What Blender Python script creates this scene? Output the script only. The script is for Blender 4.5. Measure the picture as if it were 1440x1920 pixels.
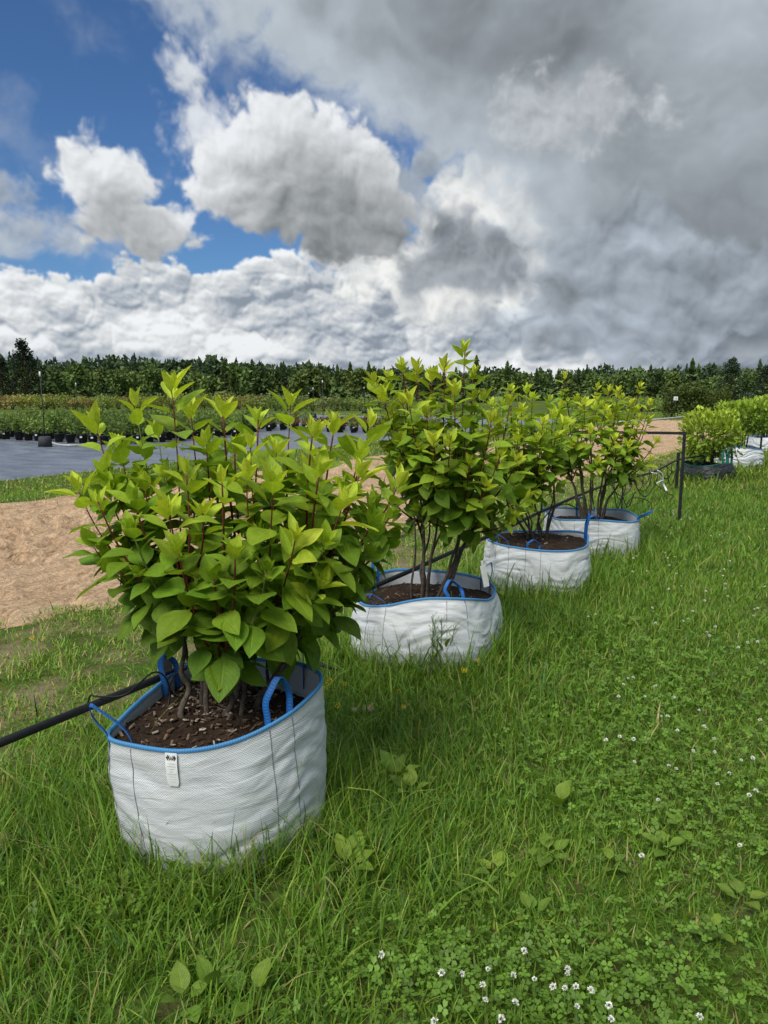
import bpy, bmesh, math, random
import numpy as np
from mathutils import Vector, Matrix

for _o in list(bpy.data.objects):
    bpy.data.objects.remove(_o, do_unlink=True)
scene = bpy.context.scene
COL = scene.collection
R = math.radians

# ------------------------------------------------------------------ camera
CAM_H = 1.6
PITCH = R(9.1)
FPX, CX, CY = 1400.0, 720.0, 960.0
cam_data = bpy.data.cameras.new("camera")
cam_data.sensor_fit = 'VERTICAL'
cam_data.sensor_height = 36.0
cam_data.lens = 36.0 * FPX / 1920.0
cam_data.clip_start = 0.05
cam_data.clip_end = 3000.0
cam = bpy.data.objects.new("camera", cam_data)
cam.location = (0, 0, CAM_H)
cam.rotation_euler = (R(90) - PITCH, 0, 0)
COL.objects.link(cam)
scene.camera = cam

SUN_AZ, SUN_EL = R(-148.0), R(52.0)     # azimuth from +Y towards +X; the sun stands behind the camera, to the left
SUN_DIR = Vector((math.sin(SUN_AZ) * math.cos(SUN_EL), math.cos(SUN_AZ) * math.cos(SUN_EL), math.sin(SUN_EL)))

# ------------------------------------------------------------------ colour management / sampling
vs = scene.view_settings
scene.display_settings.display_device = 'sRGB'
vs.view_transform = 'Standard'
vs.look = 'None'
vs.exposure = 1.3
vs.gamma = 1.0
vs.use_curve_mapping = False
cy = scene.cycles
cy.max_bounces = 5
cy.diffuse_bounces = 2
cy.glossy_bounces = 2
cy.transmission_bounces = 3
cy.transparent_max_bounces = 4
cy.use_adaptive_sampling = True
cy.adaptive_threshold = 0.02
cy.use_denoising = True
cy.sample_clamp_indirect = 4.0


def ray(px, py):
    x, y = (px - CX) / FPX, (CY - py) / FPX
    c, s = math.cos(PITCH), math.sin(PITCH)
    return Vector((x, c + y * s, -s + y * c))


def on_ground(px, py, z=0.0):
    d = ray(px, py)
    k = (z - CAM_H) / d.z
    return Vector((d.x * k, d.y * k, z))


def at_y(px, py, Y):
    d = ray(px, py)
    k = Y / d.y
    return Vector((d.x * k, Y, CAM_H + d.z * k))


def azel(px, py):
    d = ray(px, py).normalized()
    return math.degrees(math.atan2(d.x, d.y)), math.degrees(math.asin(d.z))


# ------------------------------------------------------------------ node helper
class NB:
    """tiny expression builder over a node tree"""

    def __init__(self, nt):
        self.nt = nt

    def n(self, t, **kw):
        nd = self.nt.nodes.new(t)
        for k, v in kw.items():
            setattr(nd, k, v)
        return nd

    def put(self, sock, v):
        if v is None:
            return
        if hasattr(v, 'is_output'):
            self.nt.links.new(v, sock)
        else:
            sock.default_value = v

    def m(self, op, a, b=None, c=None, clamp=False):
        nd = self.n('ShaderNodeMath', operation=op, use_clamp=clamp)
        for i, v in enumerate((a, b, c)):
            self.put(nd.inputs[i], v)
        return nd.outputs[0]

    def v(self, op, a, b=None, s=None):
        nd = self.n('ShaderNodeVectorMath', operation=op)
        self.put(nd.inputs[0], a)
        if b is not None:
            self.put(nd.inputs[1], b)
        if s is not None:
            self.put(nd.inputs['Scale'], s)
        return nd.outputs['Value'] if op in ('LENGTH', 'DOT_PRODUCT', 'DISTANCE') else nd.outputs[0]

    def xyz(self, v):
        nd = self.n('ShaderNodeSeparateXYZ')
        self.put(nd.inputs[0], v)
        return nd.outputs

    def vec(self, x, y, z):
        nd = self.n('ShaderNodeCombineXYZ')
        for i, q in enumerate((x, y, z)):
            self.put(nd.inputs[i], q)
        return nd.outputs[0]

    def ss(self, v, a, b, lo=0.0, hi=1.0, kind='SMOOTHSTEP'):
        nd = self.n('ShaderNodeMapRange', interpolation_type=kind)
        for i, q in enumerate((v, a, b, lo, hi)):
            self.put(nd.inputs[i], q)
        return nd.outputs[0]

    def noise(self, vec, scale, detail=4.0, rough=0.55, lac=2.0, dist=0.0, out=0, dims='3D', w=None):
        nd = self.n('ShaderNodeTexNoise', noise_dimensions=dims)
        if vec is not None:
            self.put(nd.inputs['Vector'], vec)
        self.put(nd.inputs['Scale'], scale)
        self.put(nd.inputs['Detail'], detail)
        self.put(nd.inputs['Roughness'], rough)
        self.put(nd.inputs['Lacunarity'], lac)
        self.put(nd.inputs['Distortion'], dist)
        return nd.outputs[out]

    def mapping(self, vec, loc=(0, 0, 0), rot=(0, 0, 0), sc=(1, 1, 1), kind='POINT'):
        nd = self.n('ShaderNodeMapping', vector_type=kind)
        self.put(nd.inputs['Vector'], vec)
        if kind != 'VECTOR' and 'Location' in nd.inputs:
            nd.inputs['Location'].default_value = loc
        nd.inputs['Rotation'].default_value = rot
        nd.inputs['Scale'].default_value = sc
        return nd.outputs[0]

    def mix(self, f, a, b, blend='MIX'):
        nd = self.n('ShaderNodeMix', data_type='RGBA', blend_type=blend)
        self.put(nd.inputs[0], f)
        for i, q in ((6, a), (7, b)):
            if isinstance(q, tuple) and len(q) == 3:
                q = q + (1.0,)
            self.put(nd.inputs[i], q)
        return nd.outputs[2]

    def ramp(self, f, stops, interp='LINEAR'):
        nd = self.n('ShaderNodeValToRGB')
        cr = nd.color_ramp
        cr.interpolation = interp
        while len(cr.elements) < len(stops):
            cr.elements.new(0.5)
        for e, (p, c) in zip(cr.elements, stops):
            e.position = p
            e.color = (c[0], c[1], c[2], 1.0)
        self.put(nd.inputs[0], f)
        return nd.outputs[0]


# ------------------------------------------------------------------ clouds: a procedural equirectangular map of the whole sky
_prm = np.random.RandomState(7).permutation(512).astype(np.int32)
_prm = np.concatenate([_prm, _prm, _prm])
_grd = np.random.RandomState(3).normal(size=(512, 3)).astype(np.float32)
_grd /= np.linalg.norm(_grd, axis=1, keepdims=True)


def perlin(p):
    """gradient noise, about -1..1, for an (n,3) array"""
    f = np.floor(p)
    i = f.astype(np.int32) & 511
    u = (p - f).astype(np.float32)
    w = u * u * u * (u * (u * 6 - 15) + 10)
    out = 0.0
    for dx in (0, 1):
        wx = w[:, 0] if dx else 1 - w[:, 0]
        hx = _prm[(i[:, 0] + dx) & 511]
        for dy in (0, 1):
            wy = w[:, 1] if dy else 1 - w[:, 1]
            hy = _prm[hx + ((i[:, 1] + dy) & 511)]
            for dz in (0, 1):
                wz = w[:, 2] if dz else 1 - w[:, 2]
                g = _grd[_prm[hy + ((i[:, 2] + dz) & 511)]]
                dot = g[:, 0] * (u[:, 0] - dx) + g[:, 1] * (u[:, 1] - dy) + g[:, 2] * (u[:, 2] - dz)
                out = out + wx * wy * wz * dot
    return out * 1.5


def fbm(p, sc, octs=5, gain=0.5, lac=2.03, seed=0.0, billow=False):
    q = p * sc + np.array([seed * 7.1, seed * 3.7, seed * 5.3], dtype=np.float32)
    a, s, tot = 1.0, 0.0, 0.0
    for _ in range(octs):
        n = perlin(q)
        s = s + a * (np.abs(n) * 2.0 - 0.6 if billow else n)
        tot += a
        a *= gain
        q = q * lac + 11.3
    return s / tot


def sstep(x, a, b, lo=0.0, hi=1.0):
    t = np.clip((x - a) / (b - a), 0, 1)
    t = t * t * (3 - 2 * t)
    return lo + (hi - lo) * t


def lerp(x, a, b, lo, hi):
    return lo + (hi - lo) * np.clip((x - a) / (b - a), 0, 1)


PXDEG = 0.0395


def shapes(az, el, blobs, k):
    """signed distance in degrees (inside positive) to a smooth union of ellipses (photo pixel centre and radii, tilt)"""
    acc = np.zeros_like(az)
    for (px, py, rx, ry, rot) in blobs:
        a, e = azel(px, py)
        c, s = math.cos(R(rot)), math.sin(R(rot))
        x, y = az - a, el - e
        u = (x * c + y * s) / (rx * PXDEG)
        v = (-x * s + y * c) / (ry * PXDEG)
        d = (1 - np.sqrt(u * u + v * v)) * (min(rx, ry) * PXDEG)
        acc += np.exp(np.clip(d * k, -60, 60))
    return np.log(acc + 1e-26) / k


B_CUM = [(505, 262, 74, 92, 10), (540, 300, 92, 80, 0), (475, 330, 130, 62, 0), (570, 370, 165, 78, -8), (400, 340, 58, 46, 0), (650, 330, 80, 80, 0),
         (630, 425, 140, 52, -10), (715, 440, 60, 34, 0), (684, 270, 26, 34, 20), (600, 290, 60, 60, 0), (690, 380, 60, 60, 0)]
B_CUM2 = [(190, 318, 62, 62, 0), (150, 335, 46, 34, 0), (205, 370, 56, 60, 20), (235, 420, 66, 44, -20), (310, 415, 58, 42, 0), (320, 450, 66, 28, -8), (150, 280, 36, 34, 0)]
B_WISP = [(352, 185, 46, 62, 0), (345, 240, 34, 66, 14), (390, 195, 30, 64, 10), (335, 128, 54, 26, -8), (376, 262, 52, 46, 0)]
B_LEFT = [(-10, 350, 70, 60, 10), (40, 430, 70, 44, 0), (110, 475, 70, 30, -8), (-60, 430, 100, 80, 0), (60, 400, 50, 40, 0)]
B_VEIL = [(40, 258, 130, 20, -12), (-10, 200, 40, 36, 0), (440, 150, 26, 36, 0), (130, 22, 60, 16, -40), (150, 455, 130, 50, 0), (390, 60, 150, 40, -25), (700, 225, 120, 40, -25)]
B_WHITE = [(905, 340, 66, 44, 10), (950, 395, 118, 80, 0), (1000, 470, 80, 90, 0), (870, 420, 90, 80, 0), (790, 480, 90, 70, 0), (860, 560, 160, 70, 0), (660, 490, 110, 40, 0), (1000, 340, 60, 50, 0)]
B_DARK = [(845, 455, 62, 50, 10), (900, 490, 90, 52, -14), (815, 505, 85, 36, 0), (945, 530, 60, 34, 0), (1055, 565, 54, 50, 0), (735, 590, 36, 16, 0)]
B_GREY = [(812, 320, 46, 38, 0), (735, 405, 44, 50, 0), (790, 360, 50, 36, 0)]
B_RIGHT = [(1130, 610, 90, 22, 0), (1010, 640, 80, 22, 0), (1230, 500, 60, 30, 10), (1420, 470, 60, 40, 0), (1320, 545, 110, 52, 8), (1400, 540, 90, 70, 0), (1260, 570, 60, 36, 0), (1330, 600, 150, 40, 0), (1120, 440, 110, 54, 8), (1170, 470, 70, 50, 0), (920, 610, 46, 24, 0), (1090, 560, 60, 30, 0)]
B_DECK = [(560, -30, 370, 110, -18), (760, 60, 330, 150, -22), (960, 80, 300, 185, -28), (1385, 260, 330, 380, 0), (1110, 190, 170, 90, -14), (1360, 480, 260, 200, 0), (1190, 390, 90, 120, 0), (1700, 200, 600, 600, 0),
          (1100, -420, 800, 480, -10), (330, -60, 150, 70, -20)]
B_SCRAP = [(1040, 220, 66, 36, 14), (1135, 190, 34, 44, 0), (1195, 215, 64, 20, 0), (985, 205, 40, 34, 0), (1060, 250, 30, 34, 0), (1110, 225, 50, 22, 0)]
B_BANK = [(40, 640, 240, 112, 0), (190, 620, 130, 80, 0), (290, 590, 120, 98, 0), (420, 590, 120, 96, 0), (560, 590, 160, 124, 0), (740, 590, 220, 140, 0), (940, 620, 260, 120, 0), (1200, 640, 300, 120, 0),
          (1440, 640, 300, 130, 0), (-200, 640, 300, 104, 0), (-520, 640, 300, 120, 0), (1800, 640, 400, 130, 0)]


def cloud_layers(az, el):
    """colour (linear) and cover of the clouds towards azimuth / elevation in degrees, flat float arrays"""
    az = az.astype(np.float32)
    el = el.astype(np.float32)
    LX, LY = -0.46, 0.89

    def dirs(a, e):
        a, e = np.radians(a), np.radians(e)
        return np.stack([np.sin(a) * np.cos(e), np.cos(a) * np.cos(e), np.sin(e)], 1).astype(np.float32)

    D0 = dirs(az, el)
    wx, wy = fbm(D0, 7.0, 4, seed=1), fbm(D0, 7.0, 4, seed=2)
    wx2, wy2 = fbm(D0, 30.0, 3, seed=3), fbm(D0, 30.0, 3, seed=4)
    az_w = az + wx * 2.6 + wx2 * 0.7
    el_w = el + wy * 2.2 + wy2 * 0.6
    DW = dirs(az + wx * 1.2 + wx2 * .5, el + wy * 1.2 + wy2 * .5)

    def fl(deg, octs=7, sc=13.0):
        d = DW if deg == 0 else dirs(az + wx * 1.2 + wx2 * .5 + LX * deg, el + wy * 1.2 + wy2 * .5 + LY * deg)
        return fbm(d, sc, octs, 0.56, seed=5, billow=True)

    f0 = fl(0)
    fs = fbm(D0, 12.0, 4, 0.5, seed=6, billow=True)
    fine = f0 - fl(0.45, 6)
    mid = fl(0, 3, 9.0) - fl(1.6, 3, 9.0)
    fray = fbm(DW, 26.0, 6, 0.62, seed=9)
    rgb = np.zeros((len(az), 3), np.float32)
    alpha = np.zeros(len(az), np.float32)

    def over(a, val, tint):
        nonlocal rgb, alpha
        c = val[:, None] * tint
        rgb = rgb * (1 - a)[:, None] + c * a[:, None]
        alpha = alpha + a * (1 - alpha)

    def tint(t, lo, hi):
        t = np.clip(t, 0, 1)[:, None]
        return np.array(lo, np.float32) * (1 - t) + np.array(hi, np.float32) * t

    # far bank on the horizon: heaped domes of three sizes, each lit from the upper left
    near = el < 11.5
    pr = np.random.RandomState(17)
    sets = []
    for n, r0, r1, e1 in ((70, 1.3, 2.6, 8.5), (230, 0.55, 1.2, 9.5), (520, 0.22, 0.5, 10.0)):
        sets.append((pr.uniform(-40, 40, n), pr.uniform(0.0, 1.0, n) ** 1.25 * e1, pr.uniform(r0, r1, n), pr.uniform(0.6, 1.0, n)))

    def heap(deg):
        a_, e_ = (az + wx * 0.9 + wx2 * 0.8)[near] + LX * deg, (el + wy * 0.7 + wy2 * 0.7)[near] + LY * deg
        tot = np.zeros_like(a_)
        for (ca, ce, cr, ch), wgt in zip(sets, (1.0, 0.42, 0.17)):
            h = np.zeros_like(a_)
            for k in range(len(ca)):
                d2 = ((a_ - ca[k]) / 1.35) ** 2 + (e_ - ce[k]) ** 2
                np.maximum(h, np.sqrt(np.clip(1 - d2 / cr[k] ** 2, 0, 1)) * ch[k], out=h)
            tot += h * wgt
        return tot

    bill = fbm(dirs(az, el * 1.3), 26.0, 5, 0.55, seed=12, billow=True)
    bill1 = fbm(dirs(az + LX * .25, (el + LY * .25) * 1.3), 26.0, 4, 0.55, seed=12, billow=True)
    hb = bill * 0.5
    rel = (bill - bill1) * 0.55
    h0 = heap(0)
    hb[near] += h0 - 0.7
    rel[near] += (h0 - heap(0.30)) * 0.75 + (h0 - heap(0.9)) * 0.22
    hm = fbm(dirs(az, el * 1.6), 8.0, 3, 0.5, seed=14)
    db = shapes(az_w, el, B_BANK, 1.2) + hb * 1.6 + bill * 0.8 + fray * 0.8
    db = np.maximum(db, 4.5 - el * 0.9)
    band = fbm(dirs(az, el * 3.4), 10.0, 3, 0.55, seed=15)
    v = 0.57 + rel * 1.15 + hm * 0.60 + band * 0.95 + fray * 0.22 + sstep(db, 1.2, 0.1) * 0.20
    v = lerp(v, 0.05, 1.0, 0.33, 0.93)
    east = sstep(az + hm * 8, -1.0, 15.0)
    v = v * (1 - east * 0.36)
    v = v * lerp(el, 0.5, 5.0, 0.90, 1.0)
    glow = sstep(az, 3, 9) * sstep(az, 22, 15) * sstep(el + hb * 1.2, 2.7, 1.9) * 0.34
    v = v + glow
    over(sstep(db, -0.05, 0.5), v, tint((v - 0.30) / 0.42, (0.80, 0.95, 1.15), (0.97, 1.0, 1.02)))
    # veils
    dv = shapes(az_w, el_w, B_VEIL, 1.0) + fray * 3.0
    over(sstep(dv, -1.0, 3.0) * 0.34, np.full_like(az, 0.55), tint(fray * 0 + 1, (0, 0, 0), (0.92, 1.0, 1.10)))
    dl = shapes(az_w, el_w, B_LEFT, 1.1) + f0 * 2.2 + fray * 2.0 - 0.4
    vl = lerp(0.52 + mid * 0.5 + fine * 0.4, 0.2, 0.9, 0.36, 0.72)
    over(sstep(dl, -0.4, 1.8) * 0.72, vl, tint(vl * 2 - 0.7, (0.9, 0.98, 1.05), (0.97, 1.0, 1.03)))
    # bright cumulus right of centre
    dw = shapes(az_w, el_w, B_WHITE, 1.1) + f0 * 2.2
    vw = lerp(0.72 + fine * 0.9 + mid * 0.55 + fray * 0.25, 0.2, 1.0, 0.42, 0.93)
    over(sstep(dw, -0.1, 0.8), vw, tint((vw - .4) / .4, (0.88, 0.97, 1.07), (0.99, 1.0, 0.98)))
    # deck
    wide = fbm(dirs(az, el * 1.5), 2.2, 4, 0.5, seed=21) * 34 + 3.0
    frame = np.maximum(sstep(np.abs(az), 30, 44), sstep(el, 26, 40))
    wide = wide * frame - 60 * (1 - frame)
    dd = np.maximum(shapes(az_w, el_w, B_DECK, 0.6), wide) + f0 * 2.4 + fray * 1.6
    ad = sstep(dd, -0.6, 2.6)
    ad = ad * (0.12 + 0.88 * sstep(el + hm * 2.5 + hb * 0.8, 1.2, 5.8))      # low down the far bank shows under the deck
    soft = fbm(dirs(az + wx * 2, el * 1.4 + wy * 2), 5.0, 4, 0.5, seed=23)
    vd = 0.282 + soft * 0.20 + sstep(dd, 8.0, 0.8) * 0.26 + fine * 0.06 + mid * 0.07 + fray * 0.02
    a1, e1 = azel(1440, 0)
    vd = vd + sstep(np.hypot(az - a1, (el - e1)), 13.0, 1.0) * 0.20
    a1, e1 = azel(620, -60)
    vd = vd + sstep(np.hypot((az - a1) * 0.6, (el - e1)), 9.0, 1.0) * 0.06
    lowr = sstep(el + soft * 3, 12.0, 2.5)
    vd = vd * (1 - 0.16 * lowr) + fbm(dirs(az, el * 3.0), 9.0, 4, 0.5, seed=27) * 0.07 * lowr
    zen = 1.0 + 2.4 * np.clip((np.sin(np.radians(np.maximum(el, 0))) - 0.42) / 0.58, 0, 1)   # overcast cover is brightest overhead
    over(ad, np.clip(vd, 0.12, 0.8) * zen, tint(lowr, (0.885, 0.99, 1.095), (0.84, 0.975, 1.13)))
    dr = shapes(az_w, el_w, B_RIGHT, 1.0) + f0 * 1.6
    vr = 0.40 + fine * 0.26 + mid * 0.34 + sstep(dr, 2.4, 0.2) * 0.05
    over(sstep(dr, -0.1, 0.9) * 0.70, vr, tint(vr * 0, (0.84, 0.97, 1.12), (1, 1, 1)))
    # scraps
    ds = shapes(az_w, el_w, B_SCRAP, 1.1) + fray * 3.4
    over(sstep(ds, -0.5, 1.3) * 0.72, 0.54 + fine * 0.4 + fray * 0.1, tint(fray * 0, (0.94, 1.0, 1.05), (1, 1, 1)))
    # grey cumulus before the bright one
    for bl, base in ((B_DARK, 0.27), (B_GREY, 0.36)):
        dg = shapes(az_w, el_w, bl, 1.2) + f0 * 1.7 + fray * 0.8
        vg = base + fine * 0.22 + mid * 0.16 + sstep(dg, 1.6, 0.1) * 0.10
        over(sstep(dg, -0.15, 0.9) * 0.88, np.clip(vg, 0.1, 0.9), tint(vg * 0, (0.87, 0.98, 1.11), (1, 1, 1)))
    # main cumulus
    for bl, sh in ((B_WISP, 0.0), (B_CUM2, 0.75), (B_CUM, 1.0)):
        d0 = shapes(az_w, el_w, bl, 1.2)
        rough = 2.2 if sh == 0 else 0.7
        dc = d0 + f0 * 1.9 + fray * rough
        up = shapes(az + LX * 4.4 + wx, el + LY * 4.4 + wy * .5, bl, 1.0)
        dark = sstep(up + fs * 0.9, -2.2, 2.4) * sh
        vc = 0.80 - 0.48 * dark + fine * 0.38 * (1 - .45 * dark) + mid * 0.22
        vc = np.clip(vc, 0.22, 0.88)
        ac = sstep(dc, -0.1, 0.62 + (1.2 if sh == 0 else 0)) * (0.85 if sh == 0 else 1.0)
        over(ac, vc, tint((vc - .25) / .3, (0.92, 1.0, 1.05), (0.965, 1.0, 1.03)))
    return rgb, alpha

# ------------------------------------------------------------------ world: Nishita sky behind the clouds
SKY_STRENGTH = 0.05
CLOUD_GAIN = 0.40


def build_cloud_map(w=4096):
    h = w // 2
    k = 8                                    # outside the frame the map is made coarse and enlarged
    wl, hl = w // k, h // (2 * k)
    ii, jj = np.meshgrid(np.arange(wl), np.arange(hl))
    az = ((ii + .5) / wl - 0.25) * 360.0
    az = (az + 180) % 360 - 180
    el = (jj + .5) / hl * 90.0
    c, a = cloud_layers(az.ravel(), el.ravel())
    lo = np.concatenate([c, a[:, None]], 1).reshape(hl, wl, 4)
    xs = (np.arange(w) + .5) / k - .5
    ys = np.clip((np.arange(h // 2) + .5) / k - .5, 0, hl - 1)
    x0 = np.floor(xs).astype(int)
    fx = (xs - x0)[None, :, None]
    y0 = np.minimum(np.floor(ys).astype(int), hl - 2)
    fy = (ys - y0)[:, None, None]
    rows = lo[:, x0 % wl] * (1 - fx) + lo[:, (x0 + 1) % wl] * fx
    up = rows[y0] * (1 - fy) + rows[y0 + 1] * fy
    i0, i1 = int((0.25 - 31 / 360) * w), int((0.25 + 31 / 360) * w)
    j1 = int(28.5 / 90 * (h // 2))
    ii, jj = np.meshgrid(np.arange(i0, i1), np.arange(0, j1))
    az = ((ii + .5) / w - 0.25) * 360.0
    el = (jj + .5) / (h // 2) * 90.0
    c, a = cloud_layers(az.ravel(), el.ravel())
    up[0:j1, i0:i1] = np.concatenate([c, a[:, None]], 1).reshape(j1, i1 - i0, 4)
    full = np.ascontiguousarray(up, dtype=np.float32)
    img = bpy.data.images.new("clouds", w, h // 2, alpha=True, float_buffer=True)
    img.colorspace_settings.name = 'Non-Color'
    img.alpha_mode = 'CHANNEL_PACKED'
    img.pixels.foreach_set(full.ravel())
    img.update()
    return img


world = bpy.data.worlds.new("World")
scene.world = world
world.use_nodes = True
wn = world.node_tree
wn.nodes.clear()
W = NB(wn)
world.cycles.sampling_method = 'MANUAL'
world.cycles.sample_map_resolution = 512
nish = W.n('ShaderNodeTexSky', sky_type='NISHITA')
nish.sun_disc = False
nish.sun_elevation = SUN_EL
nish.sun_rotation = SUN_AZ
nish.altitude = 100.0
nish.air_density = 1.0
nish.dust_density = 0.3
nish.ozone_density = 2.5
tc = W.n('ShaderNodeTexCoord')
dx, dy, dz = W.xyz(W.v('NORMALIZE', tc.outputs['Generated']))
cu = W.m('FRACT', W.m('MULTIPLY_ADD', W.m('ARCTAN2', dx, dy), 0.5 / math.pi, 0.25))
cv = W.m('MULTIPLY', W.m('ARCSINE', W.m('MAXIMUM', dz, 0.0005)), 2.0 / math.pi)
env = W.n('ShaderNodeTexImage', interpolation='Cubic', extension='EXTEND')
env.image = build_cloud_map()
W.put(env.inputs['Vector'], W.vec(cu, cv, 0.0))
clear = W.v('SCALE', W.v('MULTIPLY', nish.outputs[0], (0.37, 0.55, 0.75)), s=W.m('SUBTRACT', 1.0, env.outputs['Alpha']))
cloud = W.v('SCALE', env.outputs['Color'], s=CLOUD_GAIN / SKY_STRENGTH)
bg = W.n('ShaderNodeBackground')
W.put(bg.inputs['Color'], W.v('ADD', clear, cloud))
bg.inputs['Strength'].default_value = SKY_STRENGTH
wo = W.n('ShaderNodeOutputWorld')
wn.links.new(bg.outputs[0], wo.inputs['Surface'])

# ------------------------------------------------------------------ sun (filtered by the clouds: broad and soft)
sun_data = bpy.data.lights.new("sun", 'SUN')
sun_data.energy = 1.5
sun_data.angle = R(32)
sun_data.color = (1.0, 0.95, 0.87)
sun = bpy.data.objects.new("sun", sun_data)
sun.rotation_euler = (-SUN_DIR).to_track_quat('-Z', 'Y').to_euler()
sun.location = (-6, 4, 20)
COL.objects.link(sun)

# ------------------------------------------------------------------ helpers: objects and meshes
RNG = np.random.RandomState(20)
rnd = random.Random(11)


def tag(o, label=None, cat=None, group=None, kind=None):
    for k, v in (('label', label), ('category', cat), ('group', group), ('kind', kind)):
        if v:
            o[k] = v
    return o


def obj(name, mesh, parent=None, loc=None):
    o = bpy.data.objects.new(name, mesh)
    COL.objects.link(o)
    if parent is not None:
        o.parent = parent
    if loc is not None:
        o.location = loc
    return o


def empty(name, loc, rz=0.0):
    o = bpy.data.objects.new(name, None)
    o.location = loc
    o.rotation_euler = (0, 0, rz)
    o.empty_display_size = 0.1
    COL.objects.link(o)
    return o


def mesh_np(name, verts, faces, mat=None, tint=None, smooth=True, uv=None):
    """mesh from numpy arrays; faces (n,3) or (n,4); tint (nverts,3); uv (nverts,2)"""
    verts = np.asarray(verts, np.float32)
    faces = np.asarray(faces, np.int32)
    me = bpy.data.meshes.new(name)
    nv, (nf, k) = len(verts), faces.shape
    me.vertices.add(nv)
    me.vertices.foreach_set('co', verts.ravel())
    me.loops.add(nf * k)
    me.loops.foreach_set('vertex_index', faces.ravel())
    me.polygons.add(nf)
    me.polygons.foreach_set('loop_start', np.arange(0, nf * k, k, dtype=np.int32))
    me.polygons.foreach_set('loop_total', np.full(nf, k, np.int32))
    me.polygons.foreach_set('use_smooth', np.full(nf, smooth, bool))
    if tint is not None:
        ca = me.color_attributes.new('tint', 'FLOAT_COLOR', 'POINT')
        ca.data.foreach_set('color', np.concatenate([np.asarray(tint, np.float32), np.ones((nv, 1), np.float32)], 1).ravel())
    if uv is not None:
        ul = me.uv_layers.new(name='UVMap')
        ul.data.foreach_set('uv', np.asarray(uv, np.float32)[faces.ravel()].ravel())
    me.update(calc_edges=True)
    if mat is not None:
        me.materials.append(mat)
    return me


class MB:
    """collects pieces of ONE part"""

    def __init__(self):
        self.v, self.f = [], []

    def add(self, vs, fs):
        o = len(self.v)
        self.v.extend([tuple(p) for p in vs])
        self.f.extend([tuple(i + o for i in q) for q in fs])

    def box(self, c, s, rot=None):
        vs = [Vector(((i & 1) - .5, ((i >> 1) & 1) - .5, ((i >> 2) & 1) - .5)) for i in range(8)]
        vs = [Vector((p.x * s[0], p.y * s[1], p.z * s[2])) for p in vs]
        if rot is not None:
            vs = [rot @ p for p in vs]
        self.add([p + Vector(c) for p in vs], [(0, 2, 3, 1), (4, 5, 7, 6), (0, 1, 5, 4), (2, 6, 7, 3), (0, 4, 6, 2), (1, 3, 7, 5)])

    def tube(self, pts, rad, n=8, cap=True):
        pts = [Vector(p) for p in pts]
        if not hasattr(rad, '__len__'):
            rad = [rad] * len(pts)
        ref = None
        rings = []
        for i, p in enumerate(pts):
            t = (pts[min(i + 1, len(pts) - 1)] - pts[max(i - 1, 0)]).normalized()
            if ref is None:
                ref = Vector((0, 0, 1)) if abs(t.z) < .9 else Vector((1, 0, 0))
            a = (ref - t * ref.dot(t)).normalized()
            ref = a
            b = t.cross(a)
            rings.append([p + (a * math.cos(2 * math.pi * k / n) + b * math.sin(2 * math.pi * k / n)) * rad[i] for k in range(n)])
        vs = [q for r_ in rings for q in r_]
        fs = [(i * n + k, i * n + (k + 1) % n, (i + 1) * n + (k + 1) % n, (i + 1) * n + k) for i in range(len(pts) - 1) for k in range(n)]
        if cap:
            fs.append(tuple(range(n - 1, -1, -1)))
            fs.append(tuple((len(pts) - 1) * n + k for k in range(n)))
        self.add(vs, fs)

    def lathe(self, prof, n=20, c=(0, 0, 0)):
        vs = [(c[0] + r_ * math.cos(2 * math.pi * k / n), c[1] + r_ * math.sin(2 * math.pi * k / n), c[2] + z) for r_, z in prof for k in range(n)]
        fs = [(i * n + k, i * n + (k + 1) % n, (i + 1) * n + (k + 1) % n, (i + 1) * n + k) for i in range(len(prof) - 1) for k in range(n)]
        self.add(vs, fs)

    def mesh(self, name, mat, smooth=True):
        me = bpy.data.meshes.new(name)
        me.from_pydata(self.v, [], self.f)
        me.polygons.foreach_set('use_smooth', [smooth] * len(me.polygons))
        me.materials.append(mat)
        me.update()
        return me

    def build(self, name, mat, parent=None, smooth=True, loc=None):
        return obj(name, self.mesh(name, mat, smooth), parent, loc)


def copy_tree(o, parent=None):
    c = o.copy()
    COL.objects.link(c)
    c.parent = parent
    for ch in o.children:
        copy_tree(ch, c)
    return c


def bezier(p0, p1, p2, p3, n):
    out = []
    for i in range(n):
        t = i / (n - 1)
        out.append(p0 * (1 - t) ** 3 + p1 * 3 * t * (1 - t) ** 2 + p2 * 3 * t * t * (1 - t) + p3 * t ** 3)
    return out


def catmull(pts, n, closed=False):
    pts = [Vector(p) for p in pts]
    m = len(pts)
    segs = m if closed else m - 1
    out = []
    for s in range(segs):
        g = lambda i: pts[i % m] if closed else pts[min(max(i, 0), m - 1)]
        a, b, c, d = g(s - 1), g(s), g(s + 1), g(s + 2)
        for k in range(n):
            t = k / n
            out.append(0.5 * ((2 * b) + (c - a) * t + (2 * a - 5 * b + 4 * c - d) * t * t + (3 * b - a - 3 * c + d) * t ** 3))
    if not closed:
        out.append(pts[-1])
    return out


# ------------------------------------------------------------------ materials
def new_mat(name):
    m = bpy.data.materials.new(name)
    m.use_nodes = True
    m.node_tree.nodes.clear()
    b = NB(m.node_tree)
    out = b.n('ShaderNodeOutputMaterial')
    return m, b, out


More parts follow.
